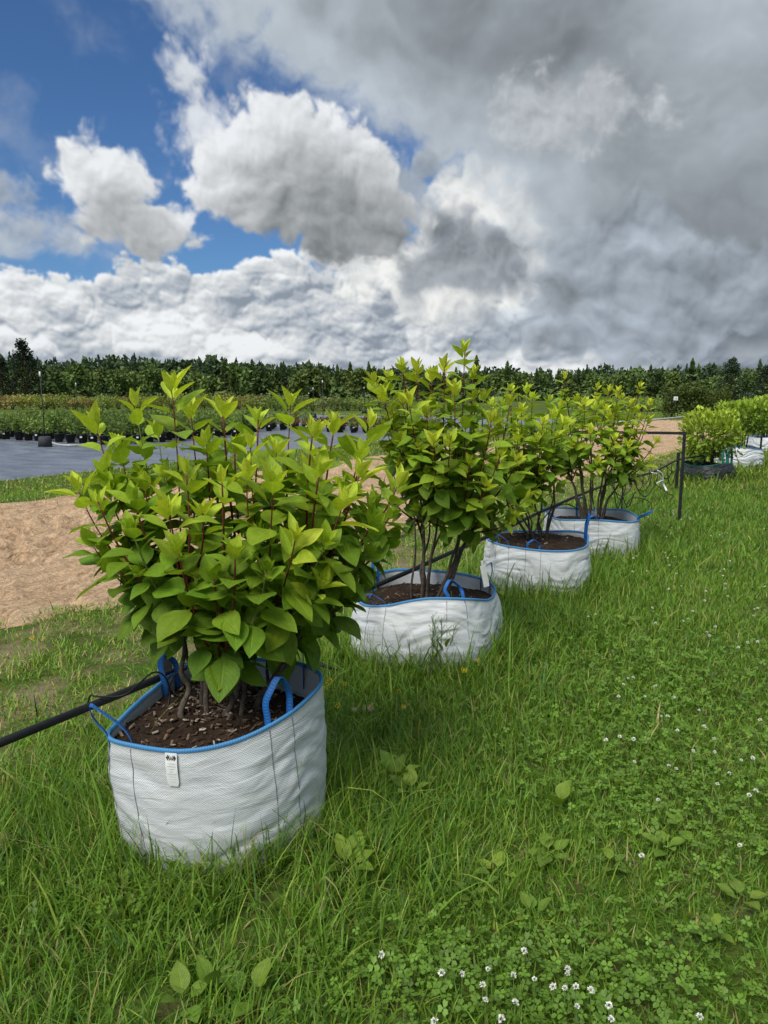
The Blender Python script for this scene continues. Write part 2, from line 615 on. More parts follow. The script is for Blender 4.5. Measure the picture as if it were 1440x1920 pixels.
def principled(b, out, col, rough=0.6, spec=0.4, normal=None, metal=0.0):
    p = b.n('ShaderNodeBsdfPrincipled')
    b.put(p.inputs['Base Color'], col + (1.0,) if isinstance(col, tuple) and len(col) == 3 else col)
    b.put(p.inputs['Roughness'], rough)
    b.put(p.inputs['Specular IOR Level'], spec)
    b.put(p.inputs['Metallic'], metal)
    if normal is not None:
        b.put(p.inputs['Normal'], normal)
    b.put(out.inputs['Surface'], p.outputs[0])
    return p


def bump(b, height, strength=0.5, dist=0.01):
    n = b.n('ShaderNodeBump')
    b.put(n.inputs['Height'], height)
    n.inputs['Strength'].default_value = strength
    n.inputs['Distance'].default_value = dist
    return n.outputs[0]


def simple(name, col, rough=0.6, spec=0.4, vary=0.12, scale=20.0, bmp=0.0, metal=0.0):
    m, b, out = new_mat(name)
    tcn = b.n('ShaderNodeTexCoord').outputs['Object']
    nz = b.noise(tcn, scale, 4.0)
    c2 = b.mix(b.ss(nz, 0.3, 0.7), tuple(c * (1 - vary) for c in col), tuple(min(1, c * (1 + vary)) for c in col))
    principled(b, out, c2, rough, spec, bump(b, nz, bmp, 0.004) if bmp else None, metal)
    return m


def foliage(name, rough=0.5, spec=0.35, trans=0.3, vary=0.18, veins=False, gain=1.0):
    """leaf colour comes from the mesh attribute 'tint'; each object shifts it a little; thin leaves let light through"""
    m, b, out = new_mat(name)
    at = b.n('ShaderNodeAttribute', attribute_name='tint').outputs['Color']
    oi = b.n('ShaderNodeObjectInfo').outputs['Random']
    k = b.ss(oi, 0.0, 1.0, gain * (1 - vary), gain * (1 + vary), 'LINEAR')
    hue = b.n('ShaderNodeHueSaturation')
    b.put(hue.inputs['Hue'], b.ss(b.m('FRACT', b.m('MULTIPLY', oi, 7.31)), 0.0, 1.0, 0.488, 0.512, 'LINEAR'))
    b.put(hue.inputs['Value'], k)
    b.put(hue.inputs['Color'], at)
    col = hue.outputs[0]
    nrm = None
    if veins:
        u, v, _ = b.xyz(b.n('ShaderNodeTexCoord').outputs['UV'])
        au = b.m('ABSOLUTE', b.m('SUBTRACT', u, 0.5))
        side = b.m('ABSOLUTE', b.m('SUBTRACT', b.m('FRACT', b.m('MULTIPLY_ADD', v, 8.0, b.m('MULTIPLY', au, -6.0))), 0.5))
        sv = b.ss(side, 0.16, 0.0)
        mv = b.ss(au, 0.045, 0.008)
        vein = b.m('MAXIMUM', b.m('MULTIPLY', sv, 0.55), mv)
        fine = b.noise(b.vec(b.m('MULTIPLY', u, 1.0), b.m('MULTIPLY', v, 1.6), oi), 22.0, 3.0)
        hgt = b.m('MULTIPLY_ADD', vein, -0.8, b.m('MULTIPLY', fine, 0.5))
        nrm = bump(b, hgt, 0.55, 0.004)
        col = b.mix(b.m('MULTIPLY', vein, 0.22), col, b.v('SCALE', col, s=1.7))
        spot = b.ss(b.noise(b.vec(u, v, b.m('MULTIPLY', oi, 50.0)), 5.0, 3.0), 0.35, 0.75, 0.86, 1.14, 'LINEAR')
        col = b.v('SCALE', col, s=spot)
        blem = b.m('MULTIPLY', b.ss(b.noise(b.vec(u, v, b.m('MULTIPLY', oi, 91.0)), 7.0, 3.0), 0.70, 0.78), 0.6)
        col = b.mix(blem, col, (0.16, 0.11, 0.035))
    p = b.n('ShaderNodeBsdfPrincipled')
    b.put(p.inputs['Base Color'], col)
    p.inputs['Roughness'].default_value = rough
    p.inputs['Specular IOR Level'].default_value = spec
    if nrm is not None:
        b.put(p.inputs['Normal'], nrm)
    tr = b.n('ShaderNodeBsdfTranslucent')
    b.put(tr.inputs['Color'], b.v('MULTIPLY', col, (1.5, 1.35, 0.7)))
    mx = b.n('ShaderNodeMixShader')
    mx.inputs[0].default_value = trans
    b.put(mx.inputs[1], p.outputs[0])
    b.put(mx.inputs[2], tr.outputs[0])
    b.put(out.inputs['Surface'], mx.outputs[0])
    return m


M = {}
M['leaf'] = foliage('hydrangea_leaf', 0.52, 0.22, 0.34, 0.14, veins=True)
M['grass'] = foliage('grass_blade', 0.50, 0.30, 0.30, 0.0)
M['weed'] = foliage('weed_leaf', 0.5, 0.3, 0.28, 0.12, veins=True)
M['needle'] = foliage('conifer_needles', 0.7, 0.15, 0.10, 0.28)
M['shrub'] = foliage('shrub_foliage', 0.6, 0.2, 0.25, 0.22)
M['bark'] = simple('woody_bark', (0.085, 0.068, 0.052), 0.85, 0.2, 0.35, 60.0, 0.6)
M['shoot'] = simple('red_shoot_bark', (0.130, 0.022, 0.020), 0.6, 0.3, 0.3, 50.0, 0.2)
M['shoot_green'] = simple('green_shoot', (0.16, 0.20, 0.05), 0.6, 0.3, 0.2, 50.0)
M['trunk'] = simple('tree_bark', (0.07, 0.05, 0.036), 0.9, 0.1, 0.3, 6.0)
M['black_plastic'] = simple('black_plastic', (0.010, 0.011, 0.012), 0.55, 0.3, 0.2, 30.0)
M['black_metal'] = simple('black_painted_metal', (0.014, 0.016, 0.018), 0.5, 0.4, 0.3, 20.0)
M['black_pot'] = simple('black_pot', (0.016, 0.016, 0.018), 0.55, 0.4, 0.2, 10.0)
M['grey_hose'] = simple('grey_hose', (0.42, 0.43, 0.44), 0.5, 0.4, 0.2, 20.0)
M['white_plastic'] = simple('white_plastic', (0.72, 0.73, 0.72), 0.5, 0.4, 0.08, 40.0)
M['weight'] = simple('cast_weight', (0.05, 0.052, 0.056), 0.85, 0.2, 0.2, 8.0, 0.3)
M['blue_web'] = None
M['seam'] = simple('seam_thread', (0.20, 0.21, 0.22), 0.8, 0.2, 0.1, 40.0)
M['dark_bag'] = simple('dark_woven_bag', (0.022, 0.026, 0.032), 0.6, 0.4, 0.4, 25.0, 0.5)
M['green_web'] = simple('green_webbing', (0.012, 0.13, 0.10), 0.6, 0.3, 0.2, 60.0)
M['petal'] = simple('clover_petal', (0.70, 0.71, 0.62), 0.7, 0.2, 0.08, 300.0)
M['yellow_petal'] = simple('yellow_petal', (0.75, 0.52, 0.02), 0.6, 0.2, 0.12, 100.0)
M['flower_stalk'] = simple('flower_stalk', (0.11, 0.19, 0.04), 0.6, 0.3, 0.1, 40.0)
M['ink'] = simple('label_ink', (0.03, 0.03, 0.03), 0.7, 0.2, 0.1, 40.0)
M['ink_grey'] = simple('label_small_print', (0.36, 0.36, 0.36), 0.7, 0.2, 0.1, 40.0)
M['dry'] = simple('dry_clod', (0.30, 0.22, 0.13), 0.9, 0.1, 0.25, 40.0, 0.4)
M['sign'] = simple('sign_panel', (0.70, 0.70, 0.70), 0.6, 0.3, 0.05, 10.0)

m, b, out = new_mat('blue_webbing')
u, v, _ = b.xyz(b.n('ShaderNodeTexCoord').outputs['UV'])
st = b.m('SINE', b.m('MULTIPLY', v, 2 * math.pi / 0.011))
rib = b.m('SINE', b.m('MULTIPLY', u, 2 * math.pi * 3.0))
cc = b.mix(b.ss(b.m('MULTIPLY', st, b.ss(b.m('ABSOLUTE', b.m('SUBTRACT', u, 0.5)), 0.30, 0.18)), 0.2, 0.7), (0.010, 0.095, 0.34), (0.026, 0.17, 0.46))
principled(b, out, cc, 0.55, 0.35, bump(b, b.m('MULTIPLY_ADD', st, 0.5, rib), 0.3, 0.0008))
M['blue_web'] = m

m, b, out = new_mat('blue_binding')
u, v, _ = b.xyz(b.n('ShaderNodeTexCoord').outputs['UV'])
st = b.m('SINE', b.m('MULTIPLY', u, 2 * math.pi / 0.009))
cc = b.mix(b.ss(st, -0.2, 0.8), (0.050, 0.20, 0.44), (0.075, 0.26, 0.51))
principled(b, out, cc, 0.6, 0.3, bump(b, st, 0.25, 0.0008))
M['binding'] = m


def bag_mat(name, weave, period, dirt):
    m, b, out = new_mat(name)
    uvn = b.n('ShaderNodeTexCoord').outputs['UV']
    u, v, _ = b.xyz(uvn)
    su = b.m('SINE', b.m('MULTIPLY', u, 2 * math.pi / period))
    sv = b.m('SINE', b.m('MULTIPLY', v, 2 * math.pi / (period * 0.9)))
    pr = b.m('MULTIPLY', su, sv)
    hole = b.ss(pr, 0.15, 0.75)
    base = b.mix(b.m('MULTIPLY', hole, weave), (0.60, 0.625, 0.645), (0.20, 0.21, 0.22))
    grime = b.noise(b.vec(b.m('MULTIPLY', u, 1.0), b.m('MULTIPLY', v, 2.5), 0.0), 3.5, 5.0, 0.6)
    g = b.m('MULTIPLY', b.ss(grime, 0.48, 0.78), dirt)
    low = b.m('MULTIPLY', b.ss(b.m('MULTIPLY_ADD', grime, 0.16, v), 0.20, 0.04), dirt * 1.4)
    base = b.mix(b.m('MAXIMUM', g, low), base, (0.33, 0.34, 0.23))
    crease = b.noise(b.vec(b.m('MULTIPLY', u, 5.0), b.m('MULTIPLY', v, 22.0), 0.0), 1.0, 4.0, 0.55, dist=0.6)
    rg_ = b.noise(b.vec(b.m('MULTIPLY', u, 4.0), b.m('MULTIPLY', v, 9.0), 7.0), 1.3, 3.0, 0.5, dist=1.2)
    ridge = b.ss(b.m('ABSOLUTE', b.m('SUBTRACT', rg_, 0.5)), 0.05, 0.0)
    crease = b.m('MULTIPLY_ADD', ridge, 0.05, crease)
    tape = b.m('SINE', b.m('MULTIPLY', v, 2 * math.pi / 0.0045))
    h = b.m('MULTIPLY_ADD', crease, 1.0, b.m('MULTIPLY', b.m('ADD', pr, b.m('MULTIPLY', tape, 0.4)), 0.05))
    p = principled(b, out, base, 0.48, 0.35, bump(b, h, 0.6, 0.012))
    return m


M['bag_mesh'] = bag_mat('white_mesh_bag', 0.75, 0.0092, 0.34)
M['bag_woven'] = bag_mat('white_woven_bag', 0.06, 0.006, 0.42)

m, b, out = new_mat('potting_soil')
oc = b.n('ShaderNodeTexCoord').outputs['Object']
n1 = b.noise(oc, 14.0, 6.0, 0.6)
n2 = b.noise(oc, 60.0, 3.0, 0.6)
cc = b.ramp(b.m('MULTIPLY_ADD', n2, 0.4, b.m('MULTIPLY', n1, 0.7)), [(0.30, (0.010, 0.007, 0.005)), (0.55, (0.030, 0.019, 0.012)), (0.80, (0.075, 0.048, 0.030))])
principled(b, out, cc, 0.95, 0.15, bump(b, n2, 0.9, 0.02))
M['soil'] = m
m, b, out = new_mat('bark_chip')
at = b.n('ShaderNodeAttribute', attribute_name='tint').outputs['Color']
oc = b.n('ShaderNodeTexCoord').outputs['Object']
principled(b, out, b.v('SCALE', at, s=b.ss(b.noise(oc, 90.0, 3.0), 0.3, 0.7, 0.7, 1.3, 'LINEAR')), 0.9, 0.15)
M['chip'] = m

# ------------------------------------------------------------------ the ground
UX, UY = math.sin(R(31)), math.cos(R(31))       # the row of bags runs along u; t is measured to its left


def to_st(x, y):
    return x * UX + y * UY, -x * UY + y * UX


def from_st(s, t):
    return s * UX - t * UY, s * UY + t * UX


def wob(x, y):
    return 0.5 * (np.sin(0.9 * x + 1.7 * np.sin(0.45 * y)) + np.sin(1.7 * y + 1.3 * np.sin(0.8 * x)))


def gh(x, y):
    """height of the turf"""
    f = 1.0 / (1.0 + (x * x + y * y) / 900.0)
    return (0.016 * np.sin(1.3 * x + 0.5) * np.sin(1.1 * y + 1.0) + 0.010 * np.sin(3.1 * x - 1.7 * y) + 0.007 * np.sin(5.3 * x + 4.1 * y)) * f


def sand_sd(x, y):
    """metres inside the strip of bare sand (negative outside)"""
    s, t = to_st(x, y)
    tn = np.interp(s, [-8, 3, 7.6, 20, 45, 60], [4.9, 4.8, 4.35, 3.75, 3.4, 3.2]) + 0.14 * np.sin(2.1 * s) * np.cos(0.7 * s + 1) + 0.07 * np.sin(5.3 * s + 2) + 0.05 * np.sin(11.7 * s)
    tf = np.interp(s, [-8, 6, 20, 48], [10.5, 10.2, 9.8, 9.2]) + 0.08 * np.sin(1.3 * s) + 0.04 * np.sin(4.4 * s)
    return np.minimum(np.minimum(t - tn, tf - t), np.minimum(s + 9.0, 46.0 - s))


FAB_T0, FAB_T1, FAB_S0, FAB_S1 = 13.05, 36.0, -8.0, 44.0


def fab_sd(x, y):
    s, t = to_st(x, y)
    return np.minimum(np.minimum(t - FAB_T0, FAB_T1 - t), np.minimum(s - FAB_S0, FAB_S1 - s))


def ground_axis(n, lim, k):
    q = np.linspace(-1, 1, n)
    return np.sinh(q * k) / math.sinh(k) * lim


gx = ground_axis(301, 900.0, 7.2)
gy = ground_axis(301, 900.0, 7.2) + 6.0
GX, GY = np.meshgrid(gx, gy)
GZ = gh(GX, GY) - 0.10 * np.clip(sand_sd(GX, GY) / 0.4, 0, 1) - 0.06 * np.clip(fab_sd(GX, GY) / 0.3, 0, 1)
gi = np.arange(301 * 301).reshape(301, 301)
gf = np.stack([gi[:-1, :-1], gi[:-1, 1:], gi[1:, 1:], gi[1:, :-1]], -1).reshape(-1, 4)

m, b, out = new_mat('turf_ground')
oc = b.n('ShaderNodeTexCoord').outputs['Object']
n_big = b.noise(oc, 0.35, 4.0, 0.55)
n_mid = b.noise(oc, 2.3, 5.0, 0.6)
n_fin = b.noise(oc, 45.0, 4.0, 0.65)
green = b.mix(b.ss(n_big, 0.35, 0.65), (0.060, 0.115, 0.014), (0.095, 0.165, 0.020))
green = b.mix(b.ss(n_fin, 0.35, 0.75), b.v('SCALE', green, s=0.6), b.v('SCALE', green, s=1.25))
green = b.mix(b.ss(b.noise(oc, 9.0, 4.0, 0.6), 0.45, 0.65, 0.0, 0.7), green, (0.10, 0.08, 0.035))
bare = b.mix(n_fin, (0.13, 0.10, 0.055), (0.30, 0.235, 0.14))
X, Y, _ = b.xyz(oc)
tt = b.m('ADD', b.m('MULTIPLY', X, -UY), b.m('MULTIPLY', Y, UX))
worn = b.m('MULTIPLY', b.ss(tt, 2.4, 3.2), b.ss(tt, 11.0, 5.2))
bk = b.ss(b.m('MULTIPLY_ADD', worn, 0.13, n_mid), 0.54, 0.78)
principled(b, out, b.mix(bk, green, bare), 0.95, 0.1, bump(b, b.m('MULTIPLY_ADD', n_mid, 0.6, n_fin), 0.8, 0.03))
M['turf'] = m
ground = obj('ground', mesh_np('ground', np.stack([GX, GY, GZ], -1).reshape(-1, 3), gf, m))
tag(ground, 'green meadow ground reaching to the far wood', 'ground', kind='structure')

# sand strip: a fine sheet with wheel ripples and footprints
ss_ = np.concatenate([np.arange(-9, 2, 0.25), np.arange(2, 14, 0.035), np.arange(14, 24, 0.09), np.arange(24, 46.1, 0.3)])
tt_ = np.arange(3.0, 10.9, 0.045)
S2, T2 = np.meshgrid(ss_, tt_)
XS, YS = from_st(S2, T2)
P3 = np.stack([XS.ravel(), YS.ravel(), np.zeros(XS.size)], 1).astype(np.float32)
rip = fbm(np.stack([S2.ravel() * 0.8, T2.ravel() * 5.5, np.zeros(S2.size)], 1).astype(np.float32), 1.0, 4, 0.55, seed=31)
lum = fbm(P3, 2.2, 4, 0.55, seed=32)
fin = fbm(P3, 9.0, 2, 0.5, seed=33)
ZS = (gh(XS, YS).ravel() + 0.008 + rip * 0.022 + lum * 0.008 + fin * 0.014)
frng = np.random.RandomState(5)
zz = ZS.copy()
for _k in range(750):                                # footprints and hoof-like dents
    fs_, ft = frng.uniform(2.0, 22), frng.uniform(4.7, 10.0)
    if frng.rand() < 0.6:
        fs_, ft = frng.uniform(2.5, 10.5), frng.normal(8.0, 1.1)
    an = frng.uniform(0, math.pi)
    du, dv = (S2.ravel() - fs_), (T2.ravel() - ft)
    near = (np.abs(du) < 0.35) & (np.abs(dv) < 0.35)
    a_ = du[near] * math.cos(an) + dv[near] * math.sin(an)
    b_ = -du[near] * math.sin(an) + dv[near] * math.cos(an)
    r2 = (a_ / 0.12) ** 2 + (b_ / 0.065) ** 2
    zz[near] += -0.060 * np.exp(-r2) + 0.022 * np.exp(-(np.sqrt(r2) - 1.7) ** 2 * 4)
sdv = sand_sd(XS, YS).ravel()
ZS = np.where(sdv < 0.3, gh(XS, YS).ravel() + (zz - gh(XS, YS).ravel()) * np.clip((sdv + 0.25) / 0.55, 0, 1) - 0.06 * np.clip((0.0 - sdv) / 0.2, 0, 1), zz)
keep = (sdv.reshape(S2.shape) > -0.25)
si = np.arange(S2.size).reshape(S2.shape)
fm = keep[:-1, :-1] & keep[1:, 1:] & keep[:-1, 1:] & keep[1:, :-1]
sf = np.stack([si[:-1, :-1], si[:-1, 1:], si[1:, 1:], si[1:, :-1]], -1)[fm]
used = np.zeros(S2.size, bool)
used[sf.ravel()] = True
remap = np.cumsum(used) - 1
m, b, out = new_mat('sand')
oc = b.n('ShaderNodeTexCoord').outputs['Object']
sx_, sy_, _ = b.xyz(oc)
s_c = b.m('ADD', b.m('MULTIPLY', sx_, UX), b.m('MULTIPLY', sy_, UY))
t_c = b.m('ADD', b.m('MULTIPLY', sx_, -UY), b.m('MULTIPLY', sy_, UX))
n1 = b.noise(b.vec(b.m('MULTIPLY', s_c, 0.5), b.m('MULTIPLY', t_c, 2.2), 0.0), 1.5, 6.0, 0.65)
n2 = b.noise(oc, 26.0, 5.0, 0.65)
n3 = b.noise(b.vec(b.m('MULTIPLY', s_c, 0.55), b.m('MULTIPLY', t_c, 3.4), 3.0), 3.4, 5.0, 0.62, dist=0.4)
cc = b.mix(b.ss(n1, 0.3, 0.7), (0.59, 0.390, 0.230), (0.76, 0.535, 0.335))
cc = b.mix(b.ss(n3, 0.50, 0.70, 0.0, 0.50), cc, (0.41, 0.27, 0.155))  # darker streaks, here and above, put ripple shading into the sand colour
cc = b.mix(b.ss(n2, 0.35, 0.7), b.v('SCALE', cc, s=0.72), b.v('SCALE', cc, s=1.14))
principled(b, out, cc, 0.95, 0.1, bump(b, b.m('MULTIPLY_ADD', n3, 2.5, n2), 1.0, 0.06))
sand = obj('sand_track', mesh_np('sand_track', np.stack([XS.ravel(), YS.ravel(), ZS], 1)[used], remap[sf], m))
tag(sand, 'strip of bare tan sand with footprints behind the bags', 'sand', kind='structure')

# ground-cover fabric
fs1 = np.concatenate([np.arange(FAB_S0, 30, 0.12), np.arange(30, FAB_S1 + .1, 0.5)])
ft1 = np.concatenate([np.arange(FAB_T0, 20, 0.10), np.arange(20, FAB_T1 + .1, 0.5)])
S3, T3 = np.meshgrid(fs1, ft1)
XF, YF = from_st(S3, T3)
pf = np.stack([S3.ravel() * 0.9, T3.ravel() * 3.2, np.zeros(S3.size)], 1).astype(np.float32)
ZF = 0.014 + fbm(pf, 0.8, 4, 0.5, seed=41) * 0.040 + 0.006 * np.sin(S3.ravel() * 2.1)
ZF += 0.03 * np.clip(1 - np.abs((T3.ravel() - FAB_T0) / 0.12), 0, 1) * -1.0
fi = np.arange(S3.size).reshape(S3.shape)
ff = np.stack([fi[:-1, :-1], fi[:-1, 1:], fi[1:, 1:], fi[1:, :-1]], -1).reshape(-1, 4)
m, b, out = new_mat('ground_cover_fabric')
oc = b.n('ShaderNodeTexCoord').outputs['Object']
sx_, sy_, _ = b.xyz(oc)
s_c = b.m('ADD', b.m('MULTIPLY', sx_, UX), b.m('MULTIPLY', sy_, UY))
t_c = b.m('ADD', b.m('MULTIPLY', sx_, -UY), b.m('MULTIPLY', sy_, UX))
n1 = b.noise(b.vec(b.m('MULTIPLY', s_c, 1.1), b.m('MULTIPLY', t_c, 0.35), 0.0), 2.2, 6.0, 0.65)
n2 = b.noise(oc, 30.0, 3.0)
cc = b.mix(b.ss(n1, 0.3, 0.7), (0.085, 0.098, 0.122), (0.170, 0.185, 0.215))
principled(b, out, cc, b.ss(n1, 0.3, 0.7, 0.40, 0.58), 0.5, bump(b, b.m('MULTIPLY_ADD', n1, 1.5, n2), 0.5, 0.02))
fab = obj('fabric_ground', mesh_np('fabric_ground', np.stack([XF.ravel(), YF.ravel(), ZF], 1), ff, m))
tag(fab, 'grey blue ground-cover fabric spread under the potted plants', 'ground fabric', kind='structure')

# ------------------------------------------------------------------ distant planting
def kites(base, tip, width, up, tint):
    """n leaf-like rhombi from base to tip points; returns verts, faces, tints"""
    n = len(base)
    ax = tip - base
    side = np.cross(ax, up)
    side /= (np.linalg.norm(side, axis=1, keepdims=True) + 1e-9)
    mid = base + ax * 0.45
    v = np.stack([base, mid + side * width[:, None], tip, mid - side * width[:, None]], 1).reshape(-1, 3)
    f = np.arange(4 * n).reshape(n, 4)
    return v, f, np.repeat(tint, 4, axis=0)


def unit(rng, n):
    v = rng.normal(size=(n, 3))
    return v / np.linalg.norm(v, axis=1, keepdims=True)


def spruce_crown(rng, h, r, n, tint, z0=0.06, round_=0.85):
    q = rng.rand(n) ** 0.8
    z = h * (z0 + (1 - z0) * q)
    rad = r * (1 - q) ** round_ * (0.55 + 0.5 * rng.rand(n)) * (1 + 0.18 * np.sin(z / h * 46 + rng.rand() * 6)) + 0.01 * h
    a = rng.rand(n) * 2 * math.pi
    o = np.stack([np.cos(a), np.sin(a), np.zeros(n)], 1)
    inner = 0.25 + 0.35 * rng.rand(n)
    base = o * (rad * inner)[:, None]
    base[:, 2] = z + 0.03 * h * rng.rand(n)
    tip = o * rad[:, None]
    tip[:, 2] = z - rad * (0.25 + 0.3 * rng.rand(n)) + 0.10 * h * q
    w = rad * (0.30 + 0.22 * rng.rand(n)) + 0.012 * h
    up = np.tile([0, 0, 1.0], (n, 1)) + rng.normal(size=(n, 3)) * 0.6
    t = np.array(tint) * (0.65 + 0.7 * rng.rand(n, 1))
    v, f, c = kites(base, tip, w, up, t)
    k = 10                                             # leader shoot
    b2 = np.zeros((k, 3)); b2[:, 2] = h * 0.93
    t2 = rng.normal(size=(k, 3)) * 0.035 * h; t2[:, 2] = h * (0.955 + 0.045 * rng.rand(k))
    v2, f2, c2 = kites(b2, t2, np.full(k, 0.012 * h), rng.normal(size=(k, 3)), np.tile(tint, (k, 1)))
    return np.concatenate([v, v2]), np.concatenate([f, f2 + len(v)]), np.concatenate([c, c2])


def clump_crown(rng, centers, radii, n_each, leaf, tint, flat=1.0, jitter=0.45):
    V, F, C = [], [], []
    o = 0
    for c, r_ in zip(centers, radii):
        d = unit(rng, n_each)
        p = np.array(c) + d * (r_ * (0.55 + 0.5 * rng.rand(n_each, 1))) * np.array([1, 1, flat])
        ax = d * 0.6 + unit(rng, n_each) * 0.8 + np.array([0, 0, 0.15])
        ax /= np.linalg.norm(ax, axis=1, keepdims=True)
        L = leaf * (0.6 + 0.8 * rng.rand(n_each))
        t = np.array(tint) * (1 - jitter / 2 + jitter * rng.rand(n_each, 1)) * (0.85 + 0.3 * rng.rand())
        v, f, cc_ = kites(p, p + ax * L[:, None], L * 0.3, unit(rng, n_each), t)
        V.append(v); F.append(f + o); C.append(cc_)
        o += len(v)
    return np.concatenate(V), np.concatenate(F), np.concatenate(C)


def tree_thing(name, label, cat, loc, trunk_me, crown_me, sc=1.0, rz=0.0, group=None):
    e = empty(name, loc, rz)
    e.scale = (sc, sc, sc)
    tag(e, label, cat, group)
    obj('trunk', trunk_me, e)
    obj('crown', crown_me, e)
    return e


trng = np.random.RandomState(77)
CON_T = (0.024, 0.040, 0.019)
SPR, RND = [], []
for k in range(5):
    tint = np.array([(0.080, 0.124, 0.046), (0.090, 0.138, 0.046), (0.10, 0.15, 0.048), (0.074, 0.118, 0.055), (0.115, 0.165, 0.048)][k])
    v, f, c = spruce_crown(trng, 1.0, 0.24 + 0.04 * (k % 3), 340, tint)
    SPR.append(mesh_np('crown', v, f, M['needle'], c, smooth=False))
for k in range(4):
    tint = np.array([(0.10, 0.15, 0.042), (0.115, 0.17, 0.046), (0.084, 0.13, 0.042), (0.13, 0.18, 0.05)][k])
    cs = [(trng.normal() * .12, trng.normal() * .12, trng.uniform(.35, .88)) for _ in range(12)]
    v, f, c = clump_crown(trng, cs, [trng.uniform(.10, .19) for _ in cs], 50, 0.12, tint, 0.9)
    RND.append(mesh_np('crown', v, f, M['needle'], c, smooth=False))
tb = MB()
tb.tube([(0, 0, -0.02), (0.004, 0, 0.4), (0, 0.004, 0.85)], [0.018, 0.012, 0.004], 6)
TRUNK = tb.mesh('trunk', M['trunk'])

# the near edge of the wood: young trees one can tell apart
n_front = 0
for i in range(170):
    az_ = -33 + 66 * (i + trng.uniform(-.45, .45)) / 170
    d = trng.uniform(118, 165) if az_ < 8 else trng.uniform(130, 185)
    x, y = d * math.tan(R(az_)), d
    if trng.rand() < 0.35:
        hgt, me = trng.uniform(4.6, 7.0), SPR[trng.randint(5)]
    else:
        hgt, me = trng.uniform(4.2, 6.2), RND[trng.randint(4)]
    if az_ > 17:
        hgt *= 1.12
    tree_thing('young_tree', 'young green tree among many along the near edge of the wood', 'tree', (x, y, 0), TRUNK, me, hgt, trng.rand() * 6.28, 'young trees along the edge of the wood')

# the high dark wood behind reads as one mass
V, F, C, o = [], [], [], 0
wr = np.random.RandomState(9)
for row in range(4):
    for i in range(170):
        az_ = -34 + 68 * (i + wr.uniform(-.5, .5)) / 170
        d = np.interp(az_, [-34, -10, 10, 34], [215, 250, 300, 330]) + row * 14
        top = np.interp(az_, [-34, -20, -12, -4, 4, 10, 20, 34], [60, 62, 58, 44, 38, 40, 44, 44]) + 5 * math.sin(az_ * .9) + wr.uniform(-12, 4) - row * 1.5
        hgt = 1.6 + top / 1400.0 * d
        if wr.rand() < 0.30:
            v, f, c = spruce_crown(wr, hgt, hgt * wr.uniform(.19, .28), 110, np.array([0.042, 0.066, 0.040]) * wr.uniform(.8, 1.35), 0.05)
        else:
            cs = [(wr.normal() * .11, wr.normal() * .11, wr.uniform(.3, .9)) for _ in range(7)]
            v, f, c = clump_crown(wr, cs, [wr.uniform(.09, .17) for _ in cs], 22, 0.15, np.array([0.048, 0.078, 0.036]) * wr.uniform(.8, 1.4), 0.9)
            v = v * hgt
        v = v + np.array([d * math.tan(R(az_)), d, 0])
        V.append(v); F.append(f + o); C.append(c)
        o += len(v)
wood = obj('forest', mesh_np('forest', np.concatenate(V), np.concatenate(F), M['needle'], np.concatenate(C), smooth=False))
tag(wood, 'dark conifer wood closing the horizon behind the field', 'forest', kind='stuff')

# two trees that stand out
def big_pine(seed, h, r, n, tint, gap):
    rg = np.random.RandomState(seed)
    mb = MB()
    mb.tube([(0, 0, -0.1), (0.05, 0.03, h * .5), (0, 0, h * .97)], [h * .022, h * .014, h * .004], 8)
    cs, rs = [], []
    for k in range(n):
        q = (k + .5) / n
        z = h * (0.12 + 0.86 * q)
        a = k * 2.4 + rg.uniform(-.4, .4)
        ln = r * (1 - q) ** 0.8 * rg.uniform(.55, 1.05) + 0.06 * h * (1 - q)
        e = Vector((math.cos(a) * ln, math.sin(a) * ln, z + ln * (0.10 + 0.5 * q)))
        mb.tube([(0, 0, z - 0.02 * h), e * 0.55 + Vector((0, 0, z * .45)), e], [h * .006, h * .004, h * .002], 5)
        for f_ in (0.55, 0.8, 1.0):
            cs.append((e.x * f_ + rg.normal() * .03 * h, e.y * f_ + rg.normal() * .03 * h, z + (e.z - z) * f_ + rg.normal() * .01 * h))
            rs.append(h * rg.uniform(.030, .055))
    v, f, c = clump_crown(rg, cs, rs, gap, h * 0.035, np.array(tint), 0.8)
    return mb.mesh('trunk', M['trunk']), mesh_np('crown', v, f, M['needle'], c, smooth=False)


t_me, c_me = big_pine(3, 1.0, 0.30, 44, (0.018, 0.030, 0.016), 20)
g0 = at_y(48, 745, 105)
tree_thing('pine_tree', 'tall dark pine with open crown standing above the wood at the left', 'tree', (g0.x, 105, 0), t_me, c_me, 8.7)
g0 = at_y(8, 745, 112)
tree_thing('pine_tree', 'shorter dark pine beside the tall open crowned pine', 'tree', (g0.x, 112, 0), t_me, c_me, 6.6, 2.1)
t_me, c_me = big_pine(8, 1.0, 0.42, 40, (0.032, 0.052, 0.026), 26)
g0 = at_y(1368, 745, 92)
tree_thing('pine_tree', 'bushy grey green pine with spiky top behind the clipped hedge', 'tree', (g0.x, 92, 0), t_me, c_me, 5.6, 0.3)
g0 = at_y(1432, 745, 97)
tree_thing('pine_tree', 'low wide pine at the right edge of the wood', 'tree', (g0.x, 97, 0), t_me, c_me, 4.9, 1.9)

